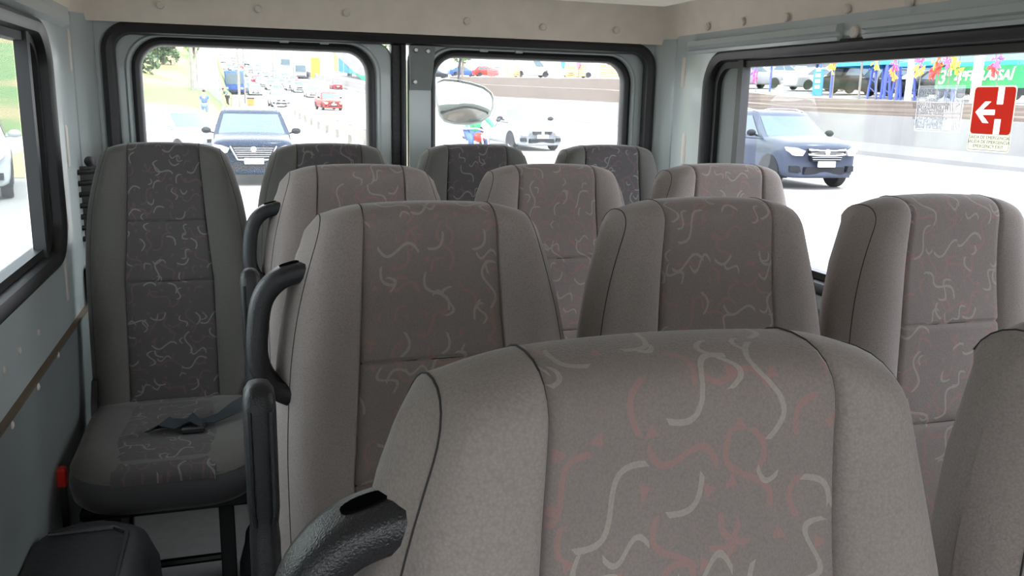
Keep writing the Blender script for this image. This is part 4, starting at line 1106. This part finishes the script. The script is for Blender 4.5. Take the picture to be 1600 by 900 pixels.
mb = MB(); mb.ell((0, .50, .83), (.13, .26, .12)); mb.build('fuel_tank', PAINTS['red'], t)
mb = MB(); mb.box((-.12, .72, .76), (.12, 1.35, .85), .03); mb.build('saddle', BLK, t)
mb = MB(); mb.tube([(-.36, .34, 1.04), (-.22, .22, 1.06), (0, .20, 1.0), (.22, .22, 1.06), (.36, .34, 1.04)], .016, 8); hb = mb.build('handlebar', CHROME, t)
for s in (-1, 1): mb = MB(); mb.tube([(s*.26, .25, 1.05), (s*.34, .20, 1.22)], .008, 5); mb.ell((s*.35, .19, 1.26), (.065, .02, .045)); mb.build('rear_view_mirror', BLK, hb)
mb = MB(); mb.lathe([(.01, -.06), (.085, -.05), (.09, .02), (.05, .10)], (0, .10, .90), 'y', 14); mb.build('headlamp', LAMP, t)
mb = MB(); mb.tube([(0, -.30, .42), (0, -.15, .60), (0, .05, .655), (0, .28, .56)], [.03, .06, .06, .03], 8, r2=[.01]*4); mb.build('front_mudguard', PAINTS['red'], t)
rp_ = person('motorcycle rider in green jacket and white helmet sitting behind the oval mirror', cb_, R(8), 'green', ('blue', True),
  dict(pel=(0, .95, .92), che=(0, .82, 1.22), nek=(0, .74, 1.42), hed=(0, .68, 1.54), hd2=(0, .66, 1.62), sl=(.2, .78, 1.36), sr=(-.2, .78, 1.36), el=(.34, .58, 1.16), er=(-.34, .58, 1.16), wl=(.33, .38, 1.07), wr=(-.33, .38, 1.07), hl=(.33, .32, 1.06), hr=(-.33, .32, 1.06),
       jl=(.10, .93, .88), jr=(-.10, .93, .88), kl=(.22, .50, .78), kr=(-.22, .50, .78), al=(.18, .66, .36), ar=(-.18, .66, .36), tl=(.18, .52, .32), tr=(-.18, .52, .32)), short=False, helmet='white')

# ------------------------------------------------------------------ left bank: grass slope, ramp, trees
mb = MB(); L = []
def bank_z(x, y):
    xe = interp([(22, -4.7), (45, -4.0), (70, -.9), (100, -.6), (150, -1.5), (200, -8)], y); B = interp([(30, 0), (60, .7), (75, 1.7), (105, 3.9), (140, 7.6), (200, 9)], y)
    return gz(y)-.05 + B*.85*min(1, max(0, xe-x)/1.3) + max(0, xe-1.3-x)*.09*min(1, max(0, (y-30)/40))
for y in (22, 35, 48, 60, 72, 85, 100, 120, 150, 200):
    L.append([(x, y, bank_z(x, y)+.25*math.sin(x*.7+y*.3)*(1 if x < -7 else 0)) for x in (-.4, -1.2, -2.2, -3.3, -4.7, -6, -8, -10.5, -13, -17, -22, -30, -60)])
mb.loft(L, False); struct(mb.build('grass_slope', GRASS, angle=80))
mb = MB(); mb.loft([[(x, y, bank_z(x, y)+.06) for x in (-4.0, -5.0, -6.4)] for y in (22, 30, 40, 50, 58)], False); struct(mb.build('earth_verge', DIRT, angle=80))
# concrete ramp climbing the slope
mb = MB(); rampy = [(y_, on_y(322, py_, y_).x, on_y(322, py_, y_).z-H) for y_, py_ in ((75, 142), (90, 122), (105, 105), (140, 67), (170, 45))]
mb.loft([[(x-1.2, y, H+z+.25), (x+1.2, y, H+z+.25), (x+1.2, y, H+z-2.5), (x-1.2, y, H+z-2.5)] for y, x, z in rampy], True, True, True)
rm = tag(mb.build('concrete_ramp', CONC, smooth=False), 'pale concrete ramp climbing the bank with a handrail on each side', 'ramp')
for s in (-1.05, 1.05):
    mb = MB(); mb.tube([(x+s, y, H+z+1.0) for y, x, z in rampy], .05, 6)
    for i in range(14):
        y = lerp(75, 170, i/13); x = interp([(a, b) for a, b, c in rampy], y); z = interp([(a, c) for a, b, c in rampy], y); mb.tube([(x+s, y, H+z), (x+s, y, H+z+1.0)], .035, 5)
    mb.build('handrail', GRM, rm)
LEAF = {n_: mat('foliage_'+n_, c, .8, var=.5, scale=.8) for n_, c in dict(dark=(.05, .09, .035), mid=(.10, .17, .05), light=(.17, .26, .07))  .items()}
BARK = mat('bark', (.20, .15, .11), .9)
def tree(name, loc, h, r, col, label, group=None, n=900):
    t = tag(empty(name, loc), label, 'tree', group)
    mb = MB(); mb.tube([(0, 0, -.5), (.1, 0, h*.3), (.0, .1, h*.6), (.1, .0, h*.85)], [.22, .18, .12, .05], 7)
    for q in range(5): a = q*1.3; mb.tube([(0, 0, h*.45), (math.cos(a)*r*.5, math.sin(a)*r*.5, h*.7)], [.1, .04], 5)
    mb.build('trunk', BARK, t)
    mb = MB(); rr = random.Random(int(h*100+r*31))
    bl = [(rr.uniform(-.5, .5)*r, rr.uniform(-.5, .5)*r, h*rr.uniform(.5, .92), r*rr.uniform(.35, .6)) for _ in range(9)]
    for _ in range(n):
        bx_, by_, bz_, br = bl[rr.randrange(9)]
        d = Vector((rr.gauss(0, 1), rr.gauss(0, 1), rr.gauss(0, .8))).normalized()*br*rr.uniform(.75, 1.05); c0 = Vector((bx_, by_, bz_))+d
        u_ = Vector((rr.gauss(0, 1), rr.gauss(0, 1), rr.gauss(0, 1))).normalized()*r*.13; v_ = u_.cross(Vector((rr.gauss(0, 1), rr.gauss(0, 1), rr.gauss(0, 1)))).normalized()*r*.10
        mb.add([c0-u_, c0-v_*.6, c0+u_, c0+v_*.6], [(0, 1, 2, 3)])
    mb.build('crown', LEAF[col], t, smooth=False); return t
for x, y, h, r, c_, lb in ((-8.5, 84, 4.0, 2.3, 'dark', 'dark leafy tree at the top left corner of the left rear window'), (-7.6, 104, 4.0, 2.0, 'dark', 'dark tree above the dry slope right of the darkest tree'), (-7.4, 68, 2.6, 1.0, 'mid', 'lower green tree at the left edge of the rear window view'), (-4.8, 118, 3.6, 1.2, 'light', 'slim pale green tree beside the top of the concrete ramp')):
    tree('broadleaf_tree', (x, y, bank_z(x, y)-1.2), h, r, c_, lb)
for i, (x, y, h, r) in enumerate(((36, 112, 7, 3), (44, 112, 8, 3.4), (53, 112, 8, 3.6), (31, 124, 6, 2.6), (63, 112, 9, 4))):
    tree('broadleaf_tree', (x, y, tz(y)), h, r, 'mid' if i % 2 else 'light', 'leafy tree in the row at the far end of the car park', 'trees at the far end of the car park')
# tree line on the crest of the hill: one continuous belt of foliage
mb = MB(); rr = random.Random(3)
for _ in range(2600):
    x = rr.uniform(-60, 75); y = 430+rr.uniform(-6, 6); z = gz(430)+rr.uniform(0, 6.0)+1.5*math.sin(x*.2)
    u_ = Vector((rr.gauss(0, 1), rr.gauss(0, .5), rr.gauss(0, 1))).normalized()*1.5; v_ = Vector((u_.z, 0, -u_.x))*.7
    mb.add([(x-u_.x, y, z-u_.z), (x+v_.x, y, z+v_.z), (x+u_.x, y, z+u_.z), (x-v_.x, y, z-v_.z)], [(0, 1, 2, 3)])
tag(mb.build('hill_tree_belt', LEAF['light'], smooth=False), 'bright green belt of trees on the crest of the hill', 'trees', kind='stuff')

# far side of the highway in the left window: painted wall, flyover ramp, yellow sign, box trucks
t = tag(empty('flyover', (0, 0, 0)), 'pale concrete flyover descending at the right of the left rear window', 'flyover')
A_ = on_y(517, 70, 215); B_ = on_y(628, 172, 165)
mb = MB(); mb.loft([[(A_.x, A_.y, A_.z-1.4), (A_.x, A_.y, A_.z+1.4), (A_.x+7, A_.y+2, A_.z+1.4), (A_.x+7, A_.y+2, A_.z-1.4)], [(B_.x, B_.y, B_.z-1.4), (B_.x, B_.y, B_.z+1.4), (B_.x+7, B_.y+2, B_.z+1.4), (B_.x+7, B_.y+2, B_.z-1.4)]], True, True, True)
mb.build('deck', CONC, t, smooth=False)
for f in (.1, .9):
    p = A_.lerp(B_, f); mb = MB(); mb.lathe([(.6, gz(p.y)-1), (.6, p.z-1.3)], (p.x+3, p.y+1, 0), 'z', 12); mb.build('pier', CONC, t)
cols_ = [tuple(v*.6 for v in q_) for q_ in [(.35, .55, .15), (.03, .25, .60), (.03, .25, .60), (.02, .42, .30), (.02, .42, .30), (.02, .45, .25), (.03, .25, .60)]]
t = tag(empty('painted_wall'), 'wall painted in blue and green stripes under the flyover', 'wall')
for i, cc in enumerate(cols_):
    f0, f1 = i/7, (i+.92)/7; a0 = A_.lerp(B_, f0*.60+.04); a1 = A_.lerp(B_, f1*.60+.04)
    zb = lambda p: gz(p.y)+1.0
    mb = MB(); mb.loft([[(a0.x, a0.y-.4, zb(a0)), (a1.x, a1.y-.4, zb(a1)), (a1.x, a1.y, zb(a1)), (a0.x, a0.y, zb(a0))], [(a0.x, a0.y-.4, a0.z-1.4), (a1.x, a1.y-.4, a1.z-1.4), (a1.x, a1.y, a1.z-1.4), (a0.x, a0.y, a0.z-1.4)]], True, True, True)
    mb.build('painted_panel', mat('wall_paint_%s' % ('lime', 'blue', 'blue', 'teal', 'teal', 'green', 'blue')[i], cc, .8), t, smooth=False)
p = on_y(493, 126, 185); t = tag(empty('yellow_sign', (p.x, p.y, gz(p.y))), 'tall orange yellow sign board beyond the median barrier', 'sign')
hz_ = on_y(493, 90, 185).z-gz(p.y)
mb = MB(); mb.box((-.85, -.15, max(.5, p.z-gz(p.y)-1.5)), (.95, .15, hz_), .03); mb.build('board', mat('sign_yellow', (.80, .38, .02), .6), t)
for s in (-.7, .8): mb = MB(); mb.tube([(s, 0, 0), (s, 0, p.z-gz(p.y))], .08, 6); mb.build('post', GRM, t)
# trucks across the median
for px, py, cl_, lb in ((470, 122, 'white', 'white box truck beyond the median barrier left of the yellow sign'), (446, 100, 'grey', 'grey truck high up the hill beyond the median barrier')):
    p = on_y(px, py, 190 if cl_ == 'white' else 230); bus(cl_, lb, (p.x, p.y, gz(p.y)))['category'] = 'truck'
rc = car('hatch', 'wine', near=False, sub=0); p = on_y(528, 126, 150); put(rc, p.x, p.y, gz(p.y), R(5), 'small dark red car beyond the barrier below the painted wall')
# light poles
def pole(x, y, z, h, label, group=None, arm=1, r=.09):
    t = tag(empty('light_pole', (x, y, z)), label, 'pole', group)
    mb = MB(); mb.tube([(0, 0, -.3), (0, 0, h)], [r, r*.6], 8); mb.build('pole', GRM, t)
    mb = MB(); mb.tube([(0, 0, h-.1), (arm*.8, 0, h+.3), (arm*1.8, 0, h+.35)], r*.5, 6); mb.build('arm', GRM, t)
    mb = MB(); mb.box((arm*1.8-.3, -.12, h+.28), (arm*1.8+.3, .12, h+.42), .03); mb.build('lamp_head', GRM, t); return t
for i, (px, d_) in enumerate(((374, 62), (383, 92), (428, 150), (460, 150))):
    p = on_y(px, 150, d_); pole(p.x, d_, gz(d_), 11, ('light pole standing among the cars right behind the blue bus', 'slim pole just right of the nearest light pole', 'left one of two poles near the median barrier', 'right one of two poles near the median barrier')[i], None, 1 if i % 2 else -1)
for i, (px, d_) in enumerate(((300, 74), (308, 80))):
    p = on_y(px, 120, d_); pole(p.x, d_, bank_z(p.x, d_), 12, ('thicker utility pole on the bank left of the ramp', 'thin utility pole next to the ramp handrail')[i], None, -1, .16 if i == 0 else .08)

# ------------------------------------------------------------------ car park things: tents, banner, flags, cars, towers
TENT = mat('tent_fabric_blue', (.05, .35, .62), .7); TENTW = mat('tent_fabric_white', (.75, .78, .8), .7); POLEB = mat('pole_blue', (.08, .12, .42), .6)
def tent(px0, px1, X, ztop_, m, label):
    a = on_x(px0, 110, X).y; b = on_x(px1, 110, X).y; yc = (a+b)/2; hw_ = abs(a-b)/2; base = on_park((px0+px1)/2, X).z
    t = tag(empty('canopy_tent', (X, yc, base)), label, 'tent')
    h = ztop_-base; dx = 1.8
    mb = MB(); mb.loft([[(-dx, -hw_, h-.75), (dx, -hw_, h-.75), (dx, hw_, h-.75), (-dx, hw_, h-.75)], [(-dx, -hw_, h-.55), (dx, -hw_, h-.55), (dx, hw_, h-.55), (-dx, hw_, h-.55)], [(-.05, -hw_*.4, h), (.05, -hw_*.4, h), (.05, hw_*.4, h), (-.05, hw_*.4, h)]], True, False, True)
    mb.build('canopy', m, t, smooth=False)
    for sx_ in (-1, 1):
        for sy_ in (-1, 1): mb = MB(); mb.tube([(sx_*dx*.95, sy_*hw_*.97, 0), (sx_*dx*.95, sy_*hw_*.97, h-.6)], .07, 6); mb.build('leg', POLEB, t)
    return t
XP = 33.5
zt_ = lambda px, X=XP: on_x(px, 78, X).z
tent(1340, 1430, XP, on_x(1385, 82, XP).z, TENT, 'blue canopy tent, leftmost of the tents on the car park edge')
tent(1448, 1530, XP, on_x(1490, 80, XP).z, TENT, 'blue canopy tent above the left part of the green banner')
tent(1540, 1640, XP, on_x(1590, 78, XP).z, TENT, 'blue canopy tent above the right part of the green banner')
tent(1240, 1322, XP+1, on_x(1280, 86, XP+3).z, TENTW, 'white canopy tent behind the parked cars left of the blue tents')
# banner
GREEN = mat('banner_green', (.03, .30, .10), .7)
XB2 = 31.6; a = on_x(1462, 130, XB2); b = on_x(1680, 130, XB2); zt2 = on_x(1530, 103, XB2).z; zb2 = on_x(1530, 138, XB2).z
t = tag(empty('green_banner', (XB2, (a.y+b.y)/2, tz((a.y+b.y)/2))), 'green advertising banner with white lettering behind the exit sticker', 'banner')
hw_ = (a.y-b.y)/2; z0 = zb2-t.location.z; z1 = zt2-t.location.z
mb = MB(); mb.box((-.03, -hw_, z0), (.03, hw_, z1)); mb.build('cloth', GREEN, t, smooth=False)
for s in (-1, 0, 1): mb = MB(); mb.tube([(.08, s*hw_*.97, 0), (.08, s*hw_*.97, z1)], .05, 6); mb.build('post', GRM, t)
LW = mat('banner_lettering', (.82, .85, .78), .7)
def side_text(s_, px, size, par, X, zc, sh=.2):
    y = on_x(px, 120, X).y; m = Matrix(((0, 0, -1, -.04), (-1, 0, 0, y-par.location.y), (0, 1, 0, zc), (0, 0, 0, 1)))
    return text('lettering', s_, size, LW, par, m, .01, bold=.012, shear=sh)
hb_ = z1-z0
side_text('3ª', 1476, hb_*.95, t, XB2, (z0+z1)/2); side_text('4ª', 1500, hb_*.85, t, XB2, (z0+z1)/2-.05); side_text('FEIRASSAÍ', 1545, hb_*.62, t, XB2, (z0+z1)/2+.05)
# upright blue banner
p = on_park(1279, 31.5); t = tag(empty('feather_banner', p), 'narrow upright blue banner with white marks at the car park edge', 'banner')
ht = on_x(1279, 108, 31.5).z-p.z
mb = MB(); mb.box((-.03, -.45, .1), (.03, .45, ht), .02); mb.build('cloth', mat('banner_blue', (.03, .20, .60), .7), t)
mb = MB()
for q in range(4): mb.box((-.045, -.22, .5+q*ht*.2), (-.03, .22, .5+q*ht*.2+ht*.12))
mb.build('white_marks', LW, t, smooth=False)
mb = MB(); mb.tube([(.04, .47, 0), (.04, .47, ht+.1)], .03, 6); mb.build('post', GRM, t)
# white poles in front of the banner, trestle towers, thin pole
for px, r_, lb in ((1422, .16, 'white post left of the green banner'), (1527, .20, 'thick white post standing in front of the banner lettering'), (1345, .06, 'thin brownish pole rising over the bank wall')):
    X_ = 31.1; p = on_park(px, X_); hh_ = on_x(px, 60, X_).z-p.z
    mb = MB(); mb.tube([(0, 0, -1.6 if r_ < .1 else 0), (0, 0, hh_)], r_, 10); o = mb.build('post', LW if r_ > .1 else GRM, loc=p); tag(o, lb, 'post')
for i, px in enumerate((1365, 1386, 1403, 1425)):
    X_ = 32.2; p = on_park(px, X_); hh_ = on_x(px, 104, X_).z-p.z; mb = MB()
    mb.tube([(0, -.35, 0), (0, -.1, hh_)], .07, 6); mb.tube([(0, .35, 0), (0, .1, hh_)], .07, 6)
    for q in range(3): mb.tube([(0, -.3, .3+q*hh_*.28), (0, .25, .3+(q+.7)*hh_*.28)], .03, 5)
    tag(mb.build('trestle_stand', POLEB, loc=p), 'dark blue trestle stand on the car park edge under the tents', 'stand', 'blue trestle stands under the tents')
# balloon bunches / ribbons
cl3 = dict(pink=(.80, .10, .30), yellow=(.85, .65, .05), orange=(.85, .25, .05), purple=(.30, .12, .55), red=(.75, .04, .04))
BAL = {n_: mat('balloon_'+n_, c, .4) for n_, c in cl3.items()}
for i, (px, py, cs) in enumerate(((1181, 112, ('purple', 'pink')), (1303, 97, ('orange', 'yellow')), (1371, 97, ('yellow',)), (1401, 101, ('pink', 'orange')), (1438, 98, ('pink', 'yellow')), (1466, 97, ('orange', 'red')), (1483, 95, ('pink',)), (1497, 95, ('yellow', 'yellow')), (1560, 92, ('purple', 'red')))):
    p = on_x(px, py, 31.0); base = tz(p.y)
    lb = '%s ribbon bunch tied to a pole, number %s from the left above the car park' % (' and '.join(dict.fromkeys(cs)), ('one', 'two', 'three', 'four', 'five', 'six', 'seven', 'eight', 'nine')[i])
    lb = ('%s ribbons above car park, ' % ' and '.join(dict.fromkeys(cs))) + ('leftmost of all, near the window frame', 'left of the thin brownish pole', 'right of the thin brownish pole', 'over the trestle stands', 'by the white post left of the banner', 'over the left banner end', 'just over the banner numerals', 'over the middle of the banner', 'over the right end of the banner')[i]
    t = tag(empty('ribbon_bunch', (31.0, p.y, base)), lb, 'decoration')
    h = p.z-base
    mb = MB(); mb.tube([(.1, 0, 0), (.1, 0, h+.4)], .03, 6); mb.build('pole', GRM, t)
    for j, cn in enumerate(cs):
        mb = MB(); rr = random.Random(i*7+j)
        for q in range(9):
            a = rr.uniform(0, 2*PI); l_ = rr.uniform(.25, .5); z_ = h-j*.35
            mb.prism([(0, 0), (math.cos(a)*l_, math.sin(a)*l_), (math.cos(a+.5)*l_*.8, math.sin(a+.5)*l_*.8)], 'x', -.03-.02*q, .0-.02*q)
        mb.v = [v+Vector((0, 0, h-j*.38)) for v in mb.v]
        mb.build('ribbon', BAL[cn], t, smooth=False)
# parked cars on the car park
pcs = [('suv', 'grey', 1215, 36, 90), ('sedan', 'white', 1322, 39.5, 90), ('hatch', 'silver', 1255, 45, 90), ('suv', 'black', 1388, 39.5, 90), ('sedan', 'grey', 1350, 50, 90), ('suv', 'black', 1450, 39.5, 90), ('hatch', 'white', 1300, 49, 90), ('sedan', 'black', 1505, 39.5, 90), ('suv', 'navy', 1590, 39.5, 90), ('suv', 'silver', 1410, 46, 90),
       ('sedan', 'blue', 745, 35, 90), ('sedan', 'black', 700, 34, 90), ('hatch', 'red', 778, 37, 90), ('van', 'white', 858, 36, 90), ('hatch', 'white', 925, 40, 90)]
where = ['at the left end behind the upright blue banner', 'facing the road between the upright blue banner and the thin pole', 'in the rear rank above the upright blue banner', 'behind the leftmost trestle stand', 'in the rear rank behind the thin brownish pole', 'behind the white post left of the green banner', 'in the rear rank left of the thin brownish pole', 'behind the green banner numerals', 'behind the exit sticker and the banner', 'in the rear rank above the trestle stands', 'above the oval mirror in the right rear window', 'at the left edge of the right rear window', 'on the bank right above the mirror', 'on the bank above the silver sedan', 'on the bank right of the white van']
for (kd, cl_, px, X_, rz_), wh_ in zip(pcs, where):
    o = car(kd, cl_, near=False, sub=0); p = on_park(px, X_); put(o, p.x, p.y, p.z, R(rz_), '%s %s parked %s' % (cl_, {'suv': 'suv', 'sedan': 'sedan', 'hatch': 'hatchback', 'van': 'van'}[kd], wh_))
# orange mesh fences and round signs along the bank edge
for i, (px0, px1, cc, lb) in enumerate(((792, 812, 'orange', 'orange barrier panel left of the white van'), (884, 915, 'orange', 'orange barrier panel right of the white van'), (938, 966, 'orange', 'orange barrier panel near the right edge of the rear window'), (762, 780, 'red', 'red barrier panel right of the oval mirror arm'))):
    X_ = 31.3; a = on_park(px0, X_); b = on_park(px1, X_); h = 1.2
    t = tag(empty('barrier_panel', (X_, (a.y+b.y)/2, min(a.z, b.z))), lb, 'barrier'); hw_ = abs(a.y-b.y)/2
    for q in range(4): pass
    mb = MB()
    for q in range(6): z = .2+q*.19; mb.box((-.02, -hw_, z), (.02, hw_, z+.13))
    mb.build('slats', BAL[cc], t, smooth=False)
    for s in (-1, 1): mb = MB(); mb.tube([(0, s*hw_, -.3), (0, s*hw_, h+.1)], .04, 6); mb.build('post', GRM, t)
for px, cc, lb in ((879, 'banner_blue', 'blue round sign on the bank right of the white van'), (903, 'balloon_pink', 'pink round sign on the bank between two orange panels')):
    X_ = 31.2; p = on_park(px, X_); t = tag(empty('round_sign', p), lb, 'sign')
    mb = MB(); mb.lathe([(.001, -.03), (.55, -.03), (.55, .03), (.001, .03)], (0, 0, 1.5), 'x', 20); mb.build('disc', MATS[cc], t)
    mb = MB(); mb.tube([(.05, 0, 0), (.05, 0, 1.5)], .04, 6); mb.build('post', GRM, t)
# building behind the car park
BW = mat('building_wall', (.26, .25, .24), .85, var=.1, scale=.3); BD = mat('building_dark_glass', (.10, .17, .24), .2)
p = on_park(875, 60); t = tag(empty('shop_building', (72, 80, tz(92))), 'low pale building with dark windows behind the white van', 'building')
mb = MB(); mb.box((-6, -16, -1), (6, 18, 6.5)); mb.build('wall', BW, t, smooth=False)
mb = MB(); mb.box((-6.3, -16.3, 6.4), (6.3, 18.3, 6.9)); mb.build('roof', CONC, t, smooth=False)
for q in range(5): mb = MB(); mb.box((-6.08, -14+q*6.3, 1.0), (-5.95, -9.6+q*6.3, 4.6)); mb.build('window', BD, t, smooth=False)
p = Vector((84, 14, tz(45)+.9)); t = tag(empty('warehouse_building', p), 'long pale building behind the tents at the back of the car park', 'building')
mb = MB(); mb.box((0, -45, -1), (8, 40, 7.5)); mb.build('wall', BW, t, smooth=False)
mb = MB(); mb.box((-.4, -45.4, 7.4), (8.4, 40.4, 7.9)); mb.build('roof', CONC, t, smooth=False)
for q in range(12): mb = MB(); mb.box((-.1, -42+q*6.8, 2.0), (.05, -38+q*6.8, 4.6)); mb.build('window', BD, t, smooth=False)
